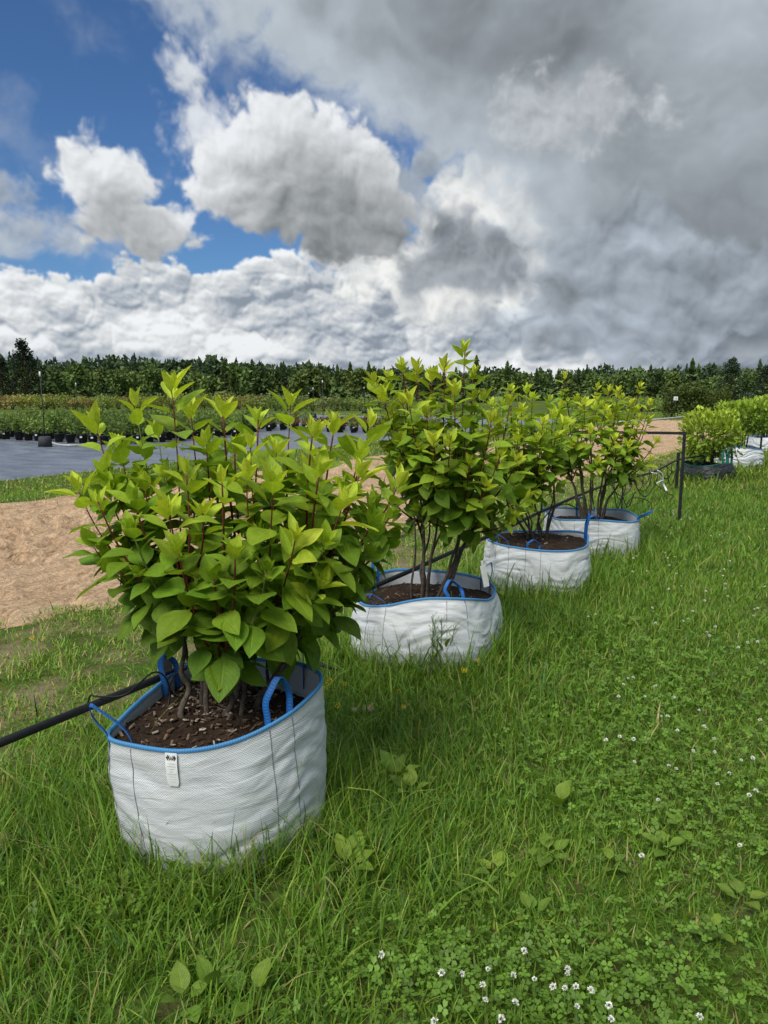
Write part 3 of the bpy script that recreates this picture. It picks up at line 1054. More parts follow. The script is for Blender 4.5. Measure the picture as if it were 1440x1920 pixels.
# clipped hedge with a small white sign
hr = np.random.RandomState(12)
hc = on_ground(1306, 783)
cs, rs = [], []
for k in range(60):
    cs.append((hr.uniform(-1.75, 1.75), hr.uniform(-.5, .5), hr.uniform(.35, 1.60) * (1.0 if abs(cs[-1][0] if cs else 0) < 1.4 else .8)))
    rs.append(hr.uniform(.28, .42))
v, f, c = clump_crown(hr, cs, rs, 70, 0.16, np.array((0.085, 0.125, 0.026)), 1.0, 0.6)
hedge = empty('hedge', (hc.x, hc.y, 0), R(-8))
hedge.scale = (1.12, 1.0, 1.16)
tag(hedge, 'dense olive green clipped hedge standing before the wood', 'hedge')
obj('foliage', mesh_np('foliage', v, f, M['shrub'], c, smooth=False), hedge)
for k in range(4):
    hb_ = MB()
    hb_.tube([(-1.4 + k * .95, 0, -.05), (-1.4 + k * .95, .05, .8)], [.05, .03], 6)
    hb_.build('stem', M['trunk'], hedge)
sp = at_y(1267, 747, hc.y - 1.1)
sg = empty('sign', (sp.x, sp.y, 0))
tag(sg, 'small square white sign on a post before the hedge', 'sign')
k_ = MB(); k_.box((0, 0, sp.z), (0.26, 0.03, 0.24)); k_.build('panel', M['sign'], sg, False)
k_ = MB(); k_.box((0.02, -0.017, sp.z - 0.02), (0.08, 0.006, 0.09)); k_.build('symbol', M['ink_grey'], sg, False)
k_ = MB(); k_.tube([(0, 0.04, -0.1), (0, 0.04, sp.z)], 0.025, 6); k_.build('post', M['black_metal'], sg)

# rows of field shrubs beyond the fabric
FS = []
for k in range(6):
    tint = np.array([(0.24, 0.27, 0.065), (0.25, 0.21, 0.075), (0.20, 0.27, 0.065), (0.16, 0.22, 0.055), (0.22, 0.165, 0.070), (0.19, 0.22, 0.085)][k])
    cs = [(hr.uniform(-.45, .45), hr.uniform(-.4, .4), hr.uniform(.25, .8)) for _ in range(10)]
    v, f, c = clump_crown(hr, cs, [hr.uniform(.16, .30) for _ in cs], 30, 0.14, tint, 1.0, 0.6)
    FS.append(mesh_np('crown', v, f, M['shrub'], c, smooth=False))
st_ = MB()
for k in range(5):
    a = k * 1.26
    st_.tube([(0.03 * math.cos(a), 0.03 * math.sin(a), -0.03), (0.2 * math.cos(a), 0.2 * math.sin(a), 0.5)], [.02, .01], 5)
FSTEM = st_.mesh('stem', M['trunk'])
def field_shrub(x, y, h, me, label, group):
    e = empty('field_shrub', (x, y, 0), hr.uniform(0, 6.28))
    e.scale = (h * 1.15, h * 1.15, h)
    tag(e, label, 'shrub', group)
    obj('stem', FSTEM, e)
    obj('crown', me, e)
for row in range(3):
    for i in range(34):
        px = -60 + 560 * (i + hr.uniform(-.3, .3)) / 34
        d = 72 + row * 9 + hr.uniform(-1, 1)
        p = at_y(px, 750, d)
        field_shrub(p.x, d, hr.uniform(0.95, 1.45), FS[[0, 1, 2, 4 if row == 0 else 2, 0, 2][hr.randint(6)]], 'yellow and rust coloured field shrub in the rows before the wood', 'yellow and rust shrubs in rows')
for i in range(26):
    px = 470 + 300 * (i + hr.uniform(-.2, .2)) / 26
    d = 66 + (i % 2) * 8
    p = at_y(px, 750, d)
    field_shrub(p.x, d, hr.uniform(1.0, 1.35), FS[[2, 3, 5][hr.randint(3)]], 'round yellow green field shrub in the row beyond the grass', 'round green shrubs in a row')
for i in range(16):
    px = 1085 + 175 * (i + hr.uniform(-.3, .3)) / 16
    d = 60 + hr.uniform(0, 12)
    p = at_y(px, 750, d)
    field_shrub(p.x, d, hr.uniform(0.8, 1.2), FS[[2, 3][hr.randint(2)]], 'low green field shrub between the sand and the hedge', 'low green shrubs near the hedge')

# beds of potted plants on the fabric
PL = []
for k in range(4):
    tint = np.array([(0.14, 0.21, 0.050), (0.12, 0.185, 0.046), (0.15, 0.23, 0.055), (0.17, 0.19, 0.05)][k])
    cs = [(hr.uniform(-.16, .16), hr.uniform(-.16, .16), hr.uniform(.34, .72)) for _ in range(8)]
    v, f, c = clump_crown(hr, cs, [hr.uniform(.10, .17) for _ in cs], 30, 0.10, tint, 1.0, 0.5)
    PL.append(mesh_np('foliage', v, f, M['shrub'], c, smooth=False))
PL2 = []
for k in range(3):
    tint = np.array([(0.16, 0.12, 0.04), (0.15, 0.055, 0.03), (0.13, 0.15, 0.04)][k])
    cs = [(hr.uniform(-.13, .13), hr.uniform(-.13, .13), hr.uniform(.28, .42)) for _ in range(6)]
    v, f, c = clump_crown(hr, cs, [hr.uniform(.08, .13) for _ in cs], 26, 0.08, tint, 1.0, 0.6)
    PL2.append(mesh_np('foliage', v, f, M['shrub'], c, smooth=False))
pm = MB()
pm.lathe([(0.0, 0.0), (0.115, 0.0), (0.145, 0.25), (0.158, 0.25), (0.158, 0.275), (0.138, 0.275), (0.132, 0.24), (0.0, 0.24)], 14)
POT = pm.mesh('pot', M['black_pot'])
pt = MB(); pt.box((0, -0.148, 0.20), (0.07, 0.006, 0.05))
POTTAG = pt.mesh('label_tag', M['white_plastic'], False)
def potted(s, t, me, label, group, h=1.0):
    x, y = from_st(s, t)
    e = empty('potted_plant', (x, y, 0.022), hr.uniform(-.5, .5))
    tag(e, label, 'potted plant', group)
    obj('pot', POT, e)
    o_ = obj('foliage', me, e)
    o_.rotation_euler = (0, 0, hr.uniform(0, 6.28))
    o_.scale = (1, 1, h)
    if hr.rand() < .5:
        obj('label_tag', POTTAG, e)
for r_ in range(8):
    for c_ in range(15):
        potted(15.3 + r_ * 0.85 + hr.uniform(-.06, .06), 18.6 + c_ * 0.56 + hr.uniform(-.05, .05), PL[hr.randint(3)],
               'green leafy plant in a black pot in the bed on grey fabric', 'green potted plants on the fabric', hr.uniform(.9, 1.15))
for r_ in range(5):
    for c_ in range(9):
        potted(25.0 + r_ * 0.9 + hr.uniform(-.06, .06), 14.6 + c_ * 0.6 + hr.uniform(-.05, .05), PL2[hr.randint(3)],
               'low yellow and red plant in a black pot farther back on the fabric', 'low yellow and red potted plants')

for r_ in range(6):
    for c_ in range(10):
        potted(22.5 + r_ * 0.9 + hr.uniform(-.06, .06), 20.2 + c_ * 0.62 + hr.uniform(-.05, .05), PL[hr.randint(4)],
               'leafy green potted plant in the second bed behind the front shrub', 'potted plants of the second bed', hr.uniform(.7, .95))

# sprinkler risers in weights
def riser(px, py, hgt, label):
    g = on_ground(px, py, 0.02)
    e = empty('sprinkler_stand', g)
    tag(e, label, 'sprinkler')
    q = MB(); q.lathe([(0.0, 0.0), (0.20, 0.0), (0.17, 0.28), (0.15, 0.295), (0.0, 0.295)], 18); q.build('base_weight', M['weight'], e)
    q = MB(); q.tube([(0, 0, 0.2), (0.01, 0, hgt * .5), (-0.01, 0, hgt - 0.15)], [0.017, 0.014, 0.012], 6); q.build('pole', M['black_metal'], e)
    q = MB(); q.tube([(-0.01, 0, hgt - 0.16), (-0.01, 0, hgt - 0.02)], [0.03, 0.024], 8); q.build('nozzle_body', M['white_plastic'], e)
    q = MB(); q.box((-0.01, 0, hgt + 0.05), (0.03, 0.03, 0.10)); q.box((-0.01, 0, hgt + 0.0), (0.07, 0.02, 0.015)); q.build('nozzle', M['black_plastic'], e, False)
riser(85, 837, 2.20, 'tall black sprinkler pole in a dark weight before the potted plants')
riser(147, 792, 2.1, 'slender sprinkler pole beyond the green potted plants')
riser(606, 795, 2.2, 'sprinkler pole rising behind the front shrub')
riser(588, 783, 1.9, 'small far sprinkler pole before the round shrubs')
riser(683, 775, 2.0, 'far sprinkler pole beside the tall shrub')
# hose lying on the fabric
hz = [on_ground(px, py, 0.035) for px, py in ((97, 830), (112, 834), (132, 835), (152, 834), (170, 831), (200, 828))]
q = MB(); q.tube(catmull(hz, 6), 0.03, 6)
tag(q.build('hose', M['grey_hose']), 'pale hose lying on the fabric before the potted plants', 'hose')
hz = [on_ground(px, py, 0.05) for px, py in ((1160, 791), (1225, 787), (1290, 781), (1335, 776), (1400, 770))]
q = MB(); q.tube(catmull(hz, 8), 0.055, 8)
tag(q.build('hose', M['grey_hose']), 'thick grey hose bordering the far end of the sand', 'hose')

# ------------------------------------------------------------------ the big planting bags
def resample(pts, n):
    P = np.array([tuple(p) for p in pts])
    Q = np.concatenate([P, P[:1]])
    L = np.concatenate([[0], np.cumsum(np.linalg.norm(np.diff(Q, axis=0), axis=1))])
    s = np.linspace(0, L[-1], n, endpoint=False)
    return np.stack([np.interp(s, L, Q[:, k]) for k in range(3)], 1), L[-1]


def ribbon(path, width_hint, w, th):
    """flat webbing along a path; returns verts, faces, uv"""
    V, F, U = [], [], []
    ln = 0.0
    for i, p in enumerate(path):
        t = (path[min(i + 1, len(path) - 1)] - path[max(i - 1, 0)]).normalized()
        a = (width_hint - t * width_hint.dot(t)).normalized()
        n = t.cross(a)
        if i:
            ln += (p - path[i - 1]).length
        for (sx, sz, uu) in ((-1, -1, 0), (1, -1, 1), (1, 1, 1), (-1, 1, 0)):
            V.append(p + a * (w / 2 * sx) + n * (th / 2 * sz))
            U.append((uu, ln))
    for i in range(len(path) - 1):
        for k in range(4):
            F.append((i * 4 + k, i * 4 + (k + 1) % 4, (i + 1) * 4 + (k + 1) % 4, (i + 1) * 4 + k))
    return [tuple(v) for v in V], F, U


def make_bag(label, rim_pts, base_pts, mat, seed, handles, bulge=0.03, wrinkle=0.007, web='blue_web', binding='binding', zbase=-0.03, cat='planter bag', seams=True, hsize=(0.045, 0.15)):
    N, NV = 192, 60
    rim, per = resample(catmull(rim_pts, 10, True), N)
    base, _ = resample(catmull(base_pts, 10, True), N)
    cen = rim.mean(0)
    cb = base.mean(0)
    # outward normals from the rim
    tg = np.roll(rim, -1, 0) - np.roll(rim, 1, 0)
    nx = np.stack([tg[:, 1], -tg[:, 0]], 1)
    nx /= np.linalg.norm(nx, axis=1, keepdims=True)
    if ((rim[:, :2] - cen[:2]) * nx).sum() < 0:
        nx = -nx
    org = np.array([cb[0], cb[1], 0.0])
    lv = np.linspace(0, 1, NV)
    W_ = np.zeros((NV, N, 3))
    for j, q in enumerate(lv):
        e = q * q * (3 - 2 * q) * 0.35 + q * 0.65
        W_[j] = base * (1 - e) + rim * e
        W_[j, :, 2] = zbase + (rim[:, 2] - zbase) * q
        W_[j, :, :2] += nx * (bulge * math.sin(math.pi * min(1, q * 1.05)) ** 0.8)
    P = W_.reshape(-1, 3)
    sc = np.stack([P[:, 0] * 2.4, P[:, 1] * 2.4, P[:, 2] * 9.0], 1).astype(np.float32)
    sc[:, 2] += 1.4 * perlin((P * 3.0 + 5).astype(np.float32))
    w1 = fbm(sc, 1.6, 4, 0.55, seed=seed)
    w2 = np.abs(perlin((sc * 1.2 + seed).astype(np.float32)))
    w3 = perlin((P * 5.0 + seed).astype(np.float32))
    amp = np.repeat(np.minimum(1, np.minimum(lv * 6 + 0.2, (1 - lv) * 5 + 0.12)), N)
    disp = (w1 * wrinkle * 1.3 - (1 - np.clip(w2 * 5, 0, 1)) * wrinkle * 0.7 + w3 * wrinkle * 0.8) * amp
    W_[:, :, :2] += nx[None] * disp.reshape(NV, N, 1)
    # inside of the cloth
    ins = []
    for q in (0.0, 0.25, 0.5, 1.0):
        r_ = W_[-1].copy()
        r_[:, :2] -= nx * (0.004 + 0.010 * q)
        r_[:, 2] -= 0.16 * q
        ins.append(r_)
    A = np.concatenate([W_, np.array(ins)], 0)
    rows = A.shape[0]
    idx = np.arange(rows * N).reshape(rows, N)
    F = np.stack([idx[:-1], np.roll(idx[:-1], -1, 1), np.roll(idx[1:], -1, 1), idx[1:]], -1).reshape(-1, 4)
    uu = np.tile(np.arange(N) / N * per, rows)
    hh = np.concatenate([lv, [1, .97, .9, .8]]).repeat(N) * (rim[:, 2].mean() - zbase)
    e = empty('planter_bag', org)
    tag(e, label, cat)
    # split the seam column in UV: the seam lies at index 0, at the back
    me = mesh_np('bag_wall', A.reshape(-1, 3) - org, F, mat, uv=np.stack([uu, hh], 1))
    obj('bag_wall', me, e)
    # bound rim
    V, U = [], []
    prof = [(0.0025, -0.009), (0.0035, -0.004), (0.003, 0.002), (-0.002, 0.004), (-0.008, 0.002), (-0.010, -0.009)]
    for (o_, z_) in prof:
        r_ = W_[-1].copy()
        r_[:, :2] += nx * o_
        r_[:, 2] += z_
        V.append(r_)
        U.append(np.stack([np.arange(N) / N * per, np.full(N, z_)], 1))
    V = np.array(V)
    idx = np.arange(len(prof) * N).reshape(len(prof), N)
    F = np.stack([idx[:-1], np.roll(idx[:-1], -1, 1), np.roll(idx[1:], -1, 1), idx[1:]], -1).reshape(-1, 4)
    obj('rim_binding', mesh_np('rim_binding', V.reshape(-1, 3) - org, F, M[binding], uv=np.concatenate(U)), e)
    # lifting loops
    O = Vector(org)
    for (hp, H, lean) in handles:
        i0 = int(np.argmin(np.linalg.norm(rim[:, :2] - np.array(hp)[:2], axis=1)))
        p = Vector(W_[-1, i0])
        t = Vector(tg[i0]).normalized()
        t.z = 0
        n = Vector((nx[i0, 0], nx[i0, 1], 0))
        hw = hsize[0]
        lean = Vector(lean)
        a0, b0 = p - t * hw - n * 0.014, p + t * hw - n * 0.014
        top = p + lean * H + Vector((0, 0, H)) * math.sqrt(max(0.05, 1 - lean.length_squared)) - n * .01
        pts = [a0 + Vector((0, 0, -0.09)), a0 + Vector((0, 0, 0.0)), a0 + (top - p) * 0.45 - t * 0.004, a0 * 0.35 + b0 * 0.0 + (top - t * hw * .55) * 0.65 + (top - p) * 0.12,
               top + (top - p) * 0.05, b0 * 0.35 + (top + t * hw * .55) * 0.65 + (top - p) * 0.12, b0 + (top - p) * 0.45 + t * 0.004, b0 + Vector((0, 0, 0.0)), b0 + Vector((0, 0, -0.09))]
        path = catmull(pts, 5)
        v, f, u_ = ribbon(path, n * 0.75 + t * 0.62, 0.022 if web == 'blue_web' else 0.04, 0.003)
        obj('handle', mesh_np('handle', np.array(v) - org, f, M[web], uv=u_, smooth=False), e)
        if seams:
            for sgn in (-1, 1):
                k = (i0 + sgn * max(2, int(round(hw * 1.15 / per * N)))) % N
                pth = [Vector(W_[j, k]) + Vector((nx[k, 0], nx[k, 1], 0)) * 0.0006 - O for j in range(6, NV, 3)]
                q = MB(); q.tube(pth, 0.0016, 4, False)
                q.build('seam', M['seam'], e)
    return e, rim, W_, nx


def make_soil(label, rim, z, seed, chips, mound=0.03):
    rg = np.random.RandomState(seed)
    cen = rim.mean(0)
    org = np.array([cen[0], cen[1], z])
    rings = 26
    N = len(rim)
    sub = rim[::2]
    V = []
    for k in range(rings + 1):
        q = 0.02 + 0.95 * k / rings
        r_ = cen + (sub - cen) * q
        V.append(r_)
    V = np.array(V)
    P = V.reshape(-1, 3).astype(np.float32).copy()
    P[:, 2] = 0
    q = np.repeat(np.linspace(0, 1, rings + 1), len(sub))
    P[:, 2] = z + mound * (1 - q ** 2) + fbm(P, 7.0, 4, 0.55, seed=seed) * 0.028 + fbm(P, 30.0, 3, 0.6, seed=seed + 2) * 0.014
    idx = np.arange(P.shape[0]).reshape(rings + 1, len(sub))
    F = np.stack([idx[:-1], np.roll(idx[:-1], -1, 1), np.roll(idx[1:], -1, 1), idx[1:]], -1).reshape(-1, 4)
    e = empty('soil', org)
    tag(e, label, 'soil', kind='stuff')
    obj('earth', mesh_np('earth', P - org, F, M['soil']), e)
    if chips:
        Vc, Fc, Cc = [], [], []
        pal = np.array([(0.035, 0.022, 0.014), (0.06, 0.036, 0.022), (0.10, 0.062, 0.040), (0.15, 0.10, 0.07), (0.20, 0.16, 0.12), (0.33, 0.29, 0.24)])
        for k in range(chips):
            j = rg.randint(int(len(P) * 0.90))
            p = P[j] + np.array([rg.normal() * .01, rg.normal() * .01, 0.006])
            L, w, th = rg.uniform(.008, .030), rg.uniform(.004, .011), rg.uniform(.002, .005)
            rt = Matrix.Rotation(rg.uniform(0, 6.28), 3, 'Z') @ Matrix.Rotation(rg.normal() * .35, 3, 'X') @ Matrix.Rotation(rg.normal() * .35, 3, 'Y')
            m_ = MB(); m_.box((0, 0, 0), (L, w, th))
            vs_ = []
            for q_ in m_.v:
                q_ = Vector(q_)
                q_.x *= 1 + rg.uniform(-.3, .2); q_.y *= 1 + rg.uniform(-.5, .2)
                vs_.append(tuple(rt @ q_ + Vector(p - org)))
            Fc += [tuple(i + len(Vc) for i in f) for f in m_.f]
            Vc += vs_
            cidx = min(5, int(rg.rand() ** 1.5 * 6))
            Cc += [tuple(pal[cidx])] * 8
        o_ = obj('bark_mulch', mesh_np('bark_mulch', Vc, Fc, M['chip'], Cc, smooth=False), e)
        o_['kind'] = 'stuff'
    return e


def plane_pts(pts, z):
    return [on_ground(px, py, (z if not hasattr(z, '__len__') else z[i])) for i, (px, py) in enumerate(pts)]


def squircle(cx, cy, r, yaw, z, n=3.4, k=20, zf=None, sx=1.0, sy=1.0):
    out = []
    for i in range(k):
        a = 2 * math.pi * i / k + math.pi / 2
        c, s = math.cos(a), math.sin(a)
        rr = r / (abs(c) ** n + abs(s) ** n) ** (1 / n)
        x, y = rr * c * sx, rr * s * sy
        X_, Y_ = x * math.cos(yaw) - y * math.sin(yaw), x * math.sin(yaw) + y * math.cos(yaw)
        out.append(Vector((cx + X_, cy + Y_, z + (zf(a) if zf else 0.0))))
    return out


# --- bag 1, its rim traced at its own height and depth
r1_px = [(430, 1233), (350, 1246), (275, 1300), (222, 1350), (202, 1380), (245, 1396), (340, 1407), (440, 1389), (530, 1346), (585, 1302), (604, 1275), (592, 1254), (540, 1239)]
r1 = plane_pts(r1_px, [.53, .50, .48, .47, .47, .46, .46, .48, .52, .55, .56, .56, .55])
c1 = sum(r1, Vector()) / len(r1)
rad1 = sum((Vector((p.x - c1.x, p.y - c1.y)).length for p in r1)) / len(r1)
b1 = []
for p in r1:
    d_ = Vector((p.x - c1.x, p.y - c1.y))
    d_ = d_ * 0.5 + d_.normalized() * rad1 * 0.5
    b1.append(Vector((c1.x + d_.x * 0.95 + 0.01, c1.y + d_.y * 0.95, -0.03)))
h1 = [(on_ground(222, 1385, .47), 0.14, (-0.62, 0.10, 0.0)), (on_ground(528, 1347, .52), 0.135, (0.0, 0.0, 0.0)),
      (on_ground(318, 1268, .49), 0.09, (-0.35, 0.35, 0)), (on_ground(560, 1243, .55), 0.20, (0.02, 0.0, 0))]
bag1, rim1, wall1, nx1 = make_bag('large white mesh planter bag with blue rim, nearest of the row, with a paper label', r1, b1, M['bag_mesh'], 4, h1, bulge=0.020, wrinkle=0.008)
soil1 = make_soil('dark soil with bark chips in the nearest white mesh bag', rim1, 0.425, 51, 620)

# sewn-in label with emblem and small print
il = int(np.argmin(np.linalg.norm(rim1[:, :2] - np.array(on_ground(316, 1405, .47))[:2], axis=1)))
O1 = Vector(bag1.location)
lp = Vector(wall1[-1, il])
ln_ = Vector((nx1[il, 0], nx1[il, 1], 0))
lt = Vector((ln_.y, -ln_.x, 0))
if lt.x < 0:
    lt = -lt
def lab(u, v, o=0.0):
    j = min(59, max(0, int(59 - v / 0.5 * 59)))
    p = Vector(wall1[j, il])
    return Vector((p.x, p.y, lp.z - v)) + lt * u + ln_ * (0.006 + o + 0.003 * math.sin(v * 30)) - O1
lv_, lf_ = [], []
for i in range(9):
    v_ = 0.006 + 0.110 * i / 8
    for u_ in (-0.020, -0.012, 0, 0.012, 0.020):
        uu_ = u_ * (0.72 if i == 8 else 1)
        lv_.append(lab(uu_, v_))
for i in range(8):
    for k in range(4):
        lf_.append((i * 5 + k, i * 5 + k + 1, (i + 1) * 5 + k + 1, (i + 1) * 5 + k))
tagm = obj('paper_label', mesh_np('paper_label', lv_, lf_, M['white_plastic']), bag1)
q = MB()
for sgn in (-1, 1):
    q.tube([lab(sgn * 0.0105, 0.013, .0012), lab(sgn * 0.0145, 0.021, .0012), lab(sgn * 0.0100, 0.029, .0012)], [0.0012, 0.0028, 0.0012], 5)
    q.tube([lab(sgn * 0.0055, 0.014, .0012), lab(sgn * 0.0085, 0.020, .0012), lab(sgn * 0.0035, 0.028, .0012)], [0.001, 0.0024, 0.001], 5)
q.tube([lab(0, 0.017, .0012), lab(0, 0.022, .0012), lab(0, 0.027, .0012)], [0.001, 0.0022, 0.001], 5)
q.build('emblem', M['ink'], tagm)
q = MB()
lr = random.Random(4)
for row, (x0, x1) in enumerate(((-.014, .014), (-.016, .016), (-.011, .011), (-.005, .006), (-.015, .015), (-.014, .012), (-.013, .013), (-.010, .009))):
    x = x0
    while x < x1:
        w = lr.uniform(.0012, .004)
        a, bb = lab(x, 0.040 + row * 0.0085, .0008), lab(min(x + w, x1), 0.040 + row * 0.0085, .0008)
        q.tube([a, bb], 0.0006 if row != 1 else 0.0009, 4)
        x += w + 0.0011
q.build('small_print', M['ink_grey'], tagm)

# --- the other white bags along the row
def row_bag(label, px, py_front, w, hgt, yaw, seed, handles_px, zf=None, base_k=1.06, bulge=0.03, wrinkle=0.014, sx=1.0, sy=1.0):
    g = on_ground(px, py_front)
    cx, cy = g.x * (1 + w / 2 / g.y), g.y + w / 2 * 0.92
    rim_ = squircle(cx, cy, w / 2, yaw, hgt, zf=zf, sx=sx, sy=sy)
    base_ = squircle(cx, cy, w / 2 * base_k, yaw, -0.03, sx=sx, sy=sy)
    hs = [(on_ground(hx, hy, hgt), H, ln) for (hx, hy, H, ln) in handles_px]
    return make_bag(label, rim_, base_, M['bag_woven'], seed, hs, bulge=bulge, wrinkle=wrinkle) + ((cx, cy),)


bag2, rim2, wall2, nx2, cc2 = row_bag('white woven planter bag with slumped sides and dipping blue rim, second of the row', 800, 1250, 0.80, 0.385, R(-22), 7,
    [(740, 1090, 0.17, (0, 0, 0)), (918, 1085, 0.12, (0.25, 0, 0)), (868, 1150, 0.10, (-.3, .3, 0)), (690, 1135, 0.07, (-.5, 0, 0))],
    zf=lambda a: -0.035 * math.sin(a * 2 + 0.4) - 0.02 * math.cos(a * 3), base_k=1.06, bulge=0.035, wrinkle=0.011)
bag3, rim3, wall3, nx3, cc3 = row_bag('white woven planter bag with sagging rim, third of the row', 1003, 1118, 0.82, 0.40, R(-14), 9,
    [(1060, 1005, 0.17, (0.1, 0, 0)), (1000, 1035, 0.07, (0, 0, 0)), (915, 1030, 0.08, (-.4, 0, 0)), (925, 1000, 0.10, (0, 0, 0))],
    zf=lambda a: 0.02 * math.sin(a * 2 + 1.0), base_k=1.0, bulge=0.025, wrinkle=0.010)
bag4, rim4, wall4, nx4, cc4 = row_bag('white woven planter bag before the black frame, fourth of the row', 1103, 1048, 0.84, 0.38, R(4), 13,
    [(1178, 970, 0.15, (0.85, 0, 0)), (1130, 988, 0.05, (0, -0.6, 0)), (1032, 965, 0.12, (-.75, 0, 0)), (1085, 950, 0.12, (0, 0, 0))],
    zf=lambda a: 0.015 * math.sin(a * 3 + 1.0), base_k=0.98, bulge=0.02, wrinkle=0.009)
soil2 = make_soil('dark soil with bark chips in the second white bag', rim2, 0.30, 52, 170)
soil3 = make_soil('dark soil with bark chips in the third white bag', rim3, 0.36, 53, 110)
soil4 = make_soil('dark soil in the fourth white bag before the frame', rim4, 0.29, 54, 70)


# --- far bags
def far_bag(label, px, py, w, hgt, mat, seed, web, binding, hand):
    g = on_ground(px, py)
    cx, cy = g.x * (1 + w / 2 / g.y), g.y + w / 2
    rim_ = squircle(cx, cy, w / 2, R(20), hgt, zf=lambda a: 0.03 * math.sin(2 * a + seed))
    base_ = squircle(cx, cy, w / 2 * 1.04, R(20), -0.03)
    hs = [(Vector((cx + w / 2 * c, cy + w / 2 * s, hgt)), H, ln) for (c, s, H, ln) in hand]
    return make_bag(label, rim_, base_, mat, seed, hs, bulge=0.05, wrinkle=0.022, web=web, binding=binding, seams=False, hsize=(0.05, 0.2)) + ((cx, cy),)


bag5, rim5, wall5, nx5, cc5 = far_bag('black planter bag with green loops beyond the black frame', 1325, 903, 0.74, 0.30, M['dark_bag'], 17, 'green_web', 'green_web',
    [(-.7, -.6, 0.26, (.5, 0, 0)), (.7, -.6, 0.26, (0, 0, 0)), (.45, -.85, .24, (-.1, 0, 0)), (.9, .5, 0.30, (0.1, 0, 0))])
bag6, rim6, wall6, nx6, cc6 = far_bag('white planter bag right behind the black one', 1384, 878, 0.76, 0.42, M['bag_woven'], 19, 'green_web', 'binding', [(-.6, -.6, .1, (0, 0, 0))])
bag7, rim7, wall7, nx7, cc7 = far_bag('white planter bag at the right edge, farthest of the row', 1436, 848, 0.9, 0.42, M['bag_woven'], 23, 'blue_web', 'binding', [(-.6, -.6, .1, (0, 0, 0))])
soil5 = make_soil('black soil in the black planter bag', rim5, 0.24, 55, 0)
soil6 = make_soil('dark soil in the white bag behind the black one', rim6, 0.36, 56, 0)
soil7 = make_soil('dark soil in the farthest white bag', rim7, 0.36, 57, 0)

# ------------------------------------------------------------------ hydrangea shrubs
AGES = [(0.57, 0.65, 0.062), (0.48, 0.58, 0.048), (0.34, 0.46, 0.034), (0.240, 0.365, 0.026), (0.175, 0.295, 0.022), (0.135, 0.245, 0.020)]
NL, NA = 8, 5


def leaf_arrays(rg, age):
    """one leaf along +Y, unit length, upper face +Z"""
    V, U = [], []
    wmax = (0.235, 0.25, 0.28, 0.31, 0.325, 0.33)[age] * rg.uniform(.92, 1.08)
    fold = (0.55, 0.45, 0.32, 0.22, 0.16, 0.12)[age] * rg.uniform(.8, 1.2)
    curl = rg.uniform(-.05, .10) if age < 2 else rg.uniform(.06, .30)
    tw = rg.uniform(-.12, .12)
    wav = rg.uniform(.008, .022) * (1 if age > 1 else .6)
    ph = rg.uniform(0, 6)
    for i in range(NL):
        t = i / (NL - 1)
        y = 0.07 + 0.93 * t
        w = wmax * (math.sin(math.pi * min(1, t ** 0.78)) ** 0.85 if 0 < t < 1 else 0.0) * (1 - 0.20 * t) * 1.08
        if i == 0:
            w = 0.014
        zc = -curl * t * t * 0.55 + 0.02 * math.sin(t * 3)
        for k in range(NA):
            s = (k - (NA - 1) / 2) / ((NA - 1) / 2)
            x = s * w
            z = zc + abs(s) ** 1.2 * w * fold + wav * math.sin(t * 9 + ph + s * 1.5) * abs(s)
            z += s * tw * t * w
            V.append((x * (1 - 0.25 * fold * abs(s)), y * (1 - 0.12 * curl * t), z))
            U.append((0.5 + 0.5 * s, t))
    F = [(i * NA + k, i * NA + k + 1, (i + 1) * NA + k + 1, (i + 1) * NA + k) for i in range(NL - 1) for k in range(NA - 1)]
    V += [(-0.010, -0.03, 0.0), (0.010, -0.03, 0.0)]           # leaf stalk
    U += [(0.49, 0.0), (0.51, 0.0)]
    n = len(V)
    F.append((n - 2, n - 1, NA - 1, 0))
    return np.array(V, np.float32), np.array(F, np.int32), np.array(U, np.float32)


lrng = np.random.RandomState(42)
LEAF = {}
for a in range(6):
    LEAF[a] = []
    for k in range(4):
        v, f, u_ = leaf_arrays(lrng, a)
        tint = np.tile(np.array(AGES[a]) * lrng.uniform(.9, 1.1), (len(v), 1))
        LEAF[a].append((v, f, u_, tint, mesh_np('leaf', v, f, M['leaf'], tint, uv=u_)))

NODE_S = [0.0, 0.007, 0.018, 0.040, 0.085, 0.148, 0.220, 0.300, 0.385, 0.47, 0.56, 0.65]
NODE_A = [9, 20, 33, 48, 62, 71, 78, 85, 92, 98, 104, 108]
NODE_L = [.048, .070, .090, .108, .122, .134, .144, .148, .144, .138, .128, .116]
NODE_G = [0, 0, 0, 1, 2, 3, 3, 4, 4, 5, 5, 5]


def along(path, s):
    """point and tangent at distance s back from the end of a path"""
    acc = 0.0
    for i in range(len(path) - 1, 0, -1):
        d = (path[i] - path[i - 1]).length
        if acc + d >= s:
            t = (s - acc) / d
            return path[i].lerp(path[i - 1], t), (path[i] - path[i - 1]).normalized()
        acc += d
    return None, None


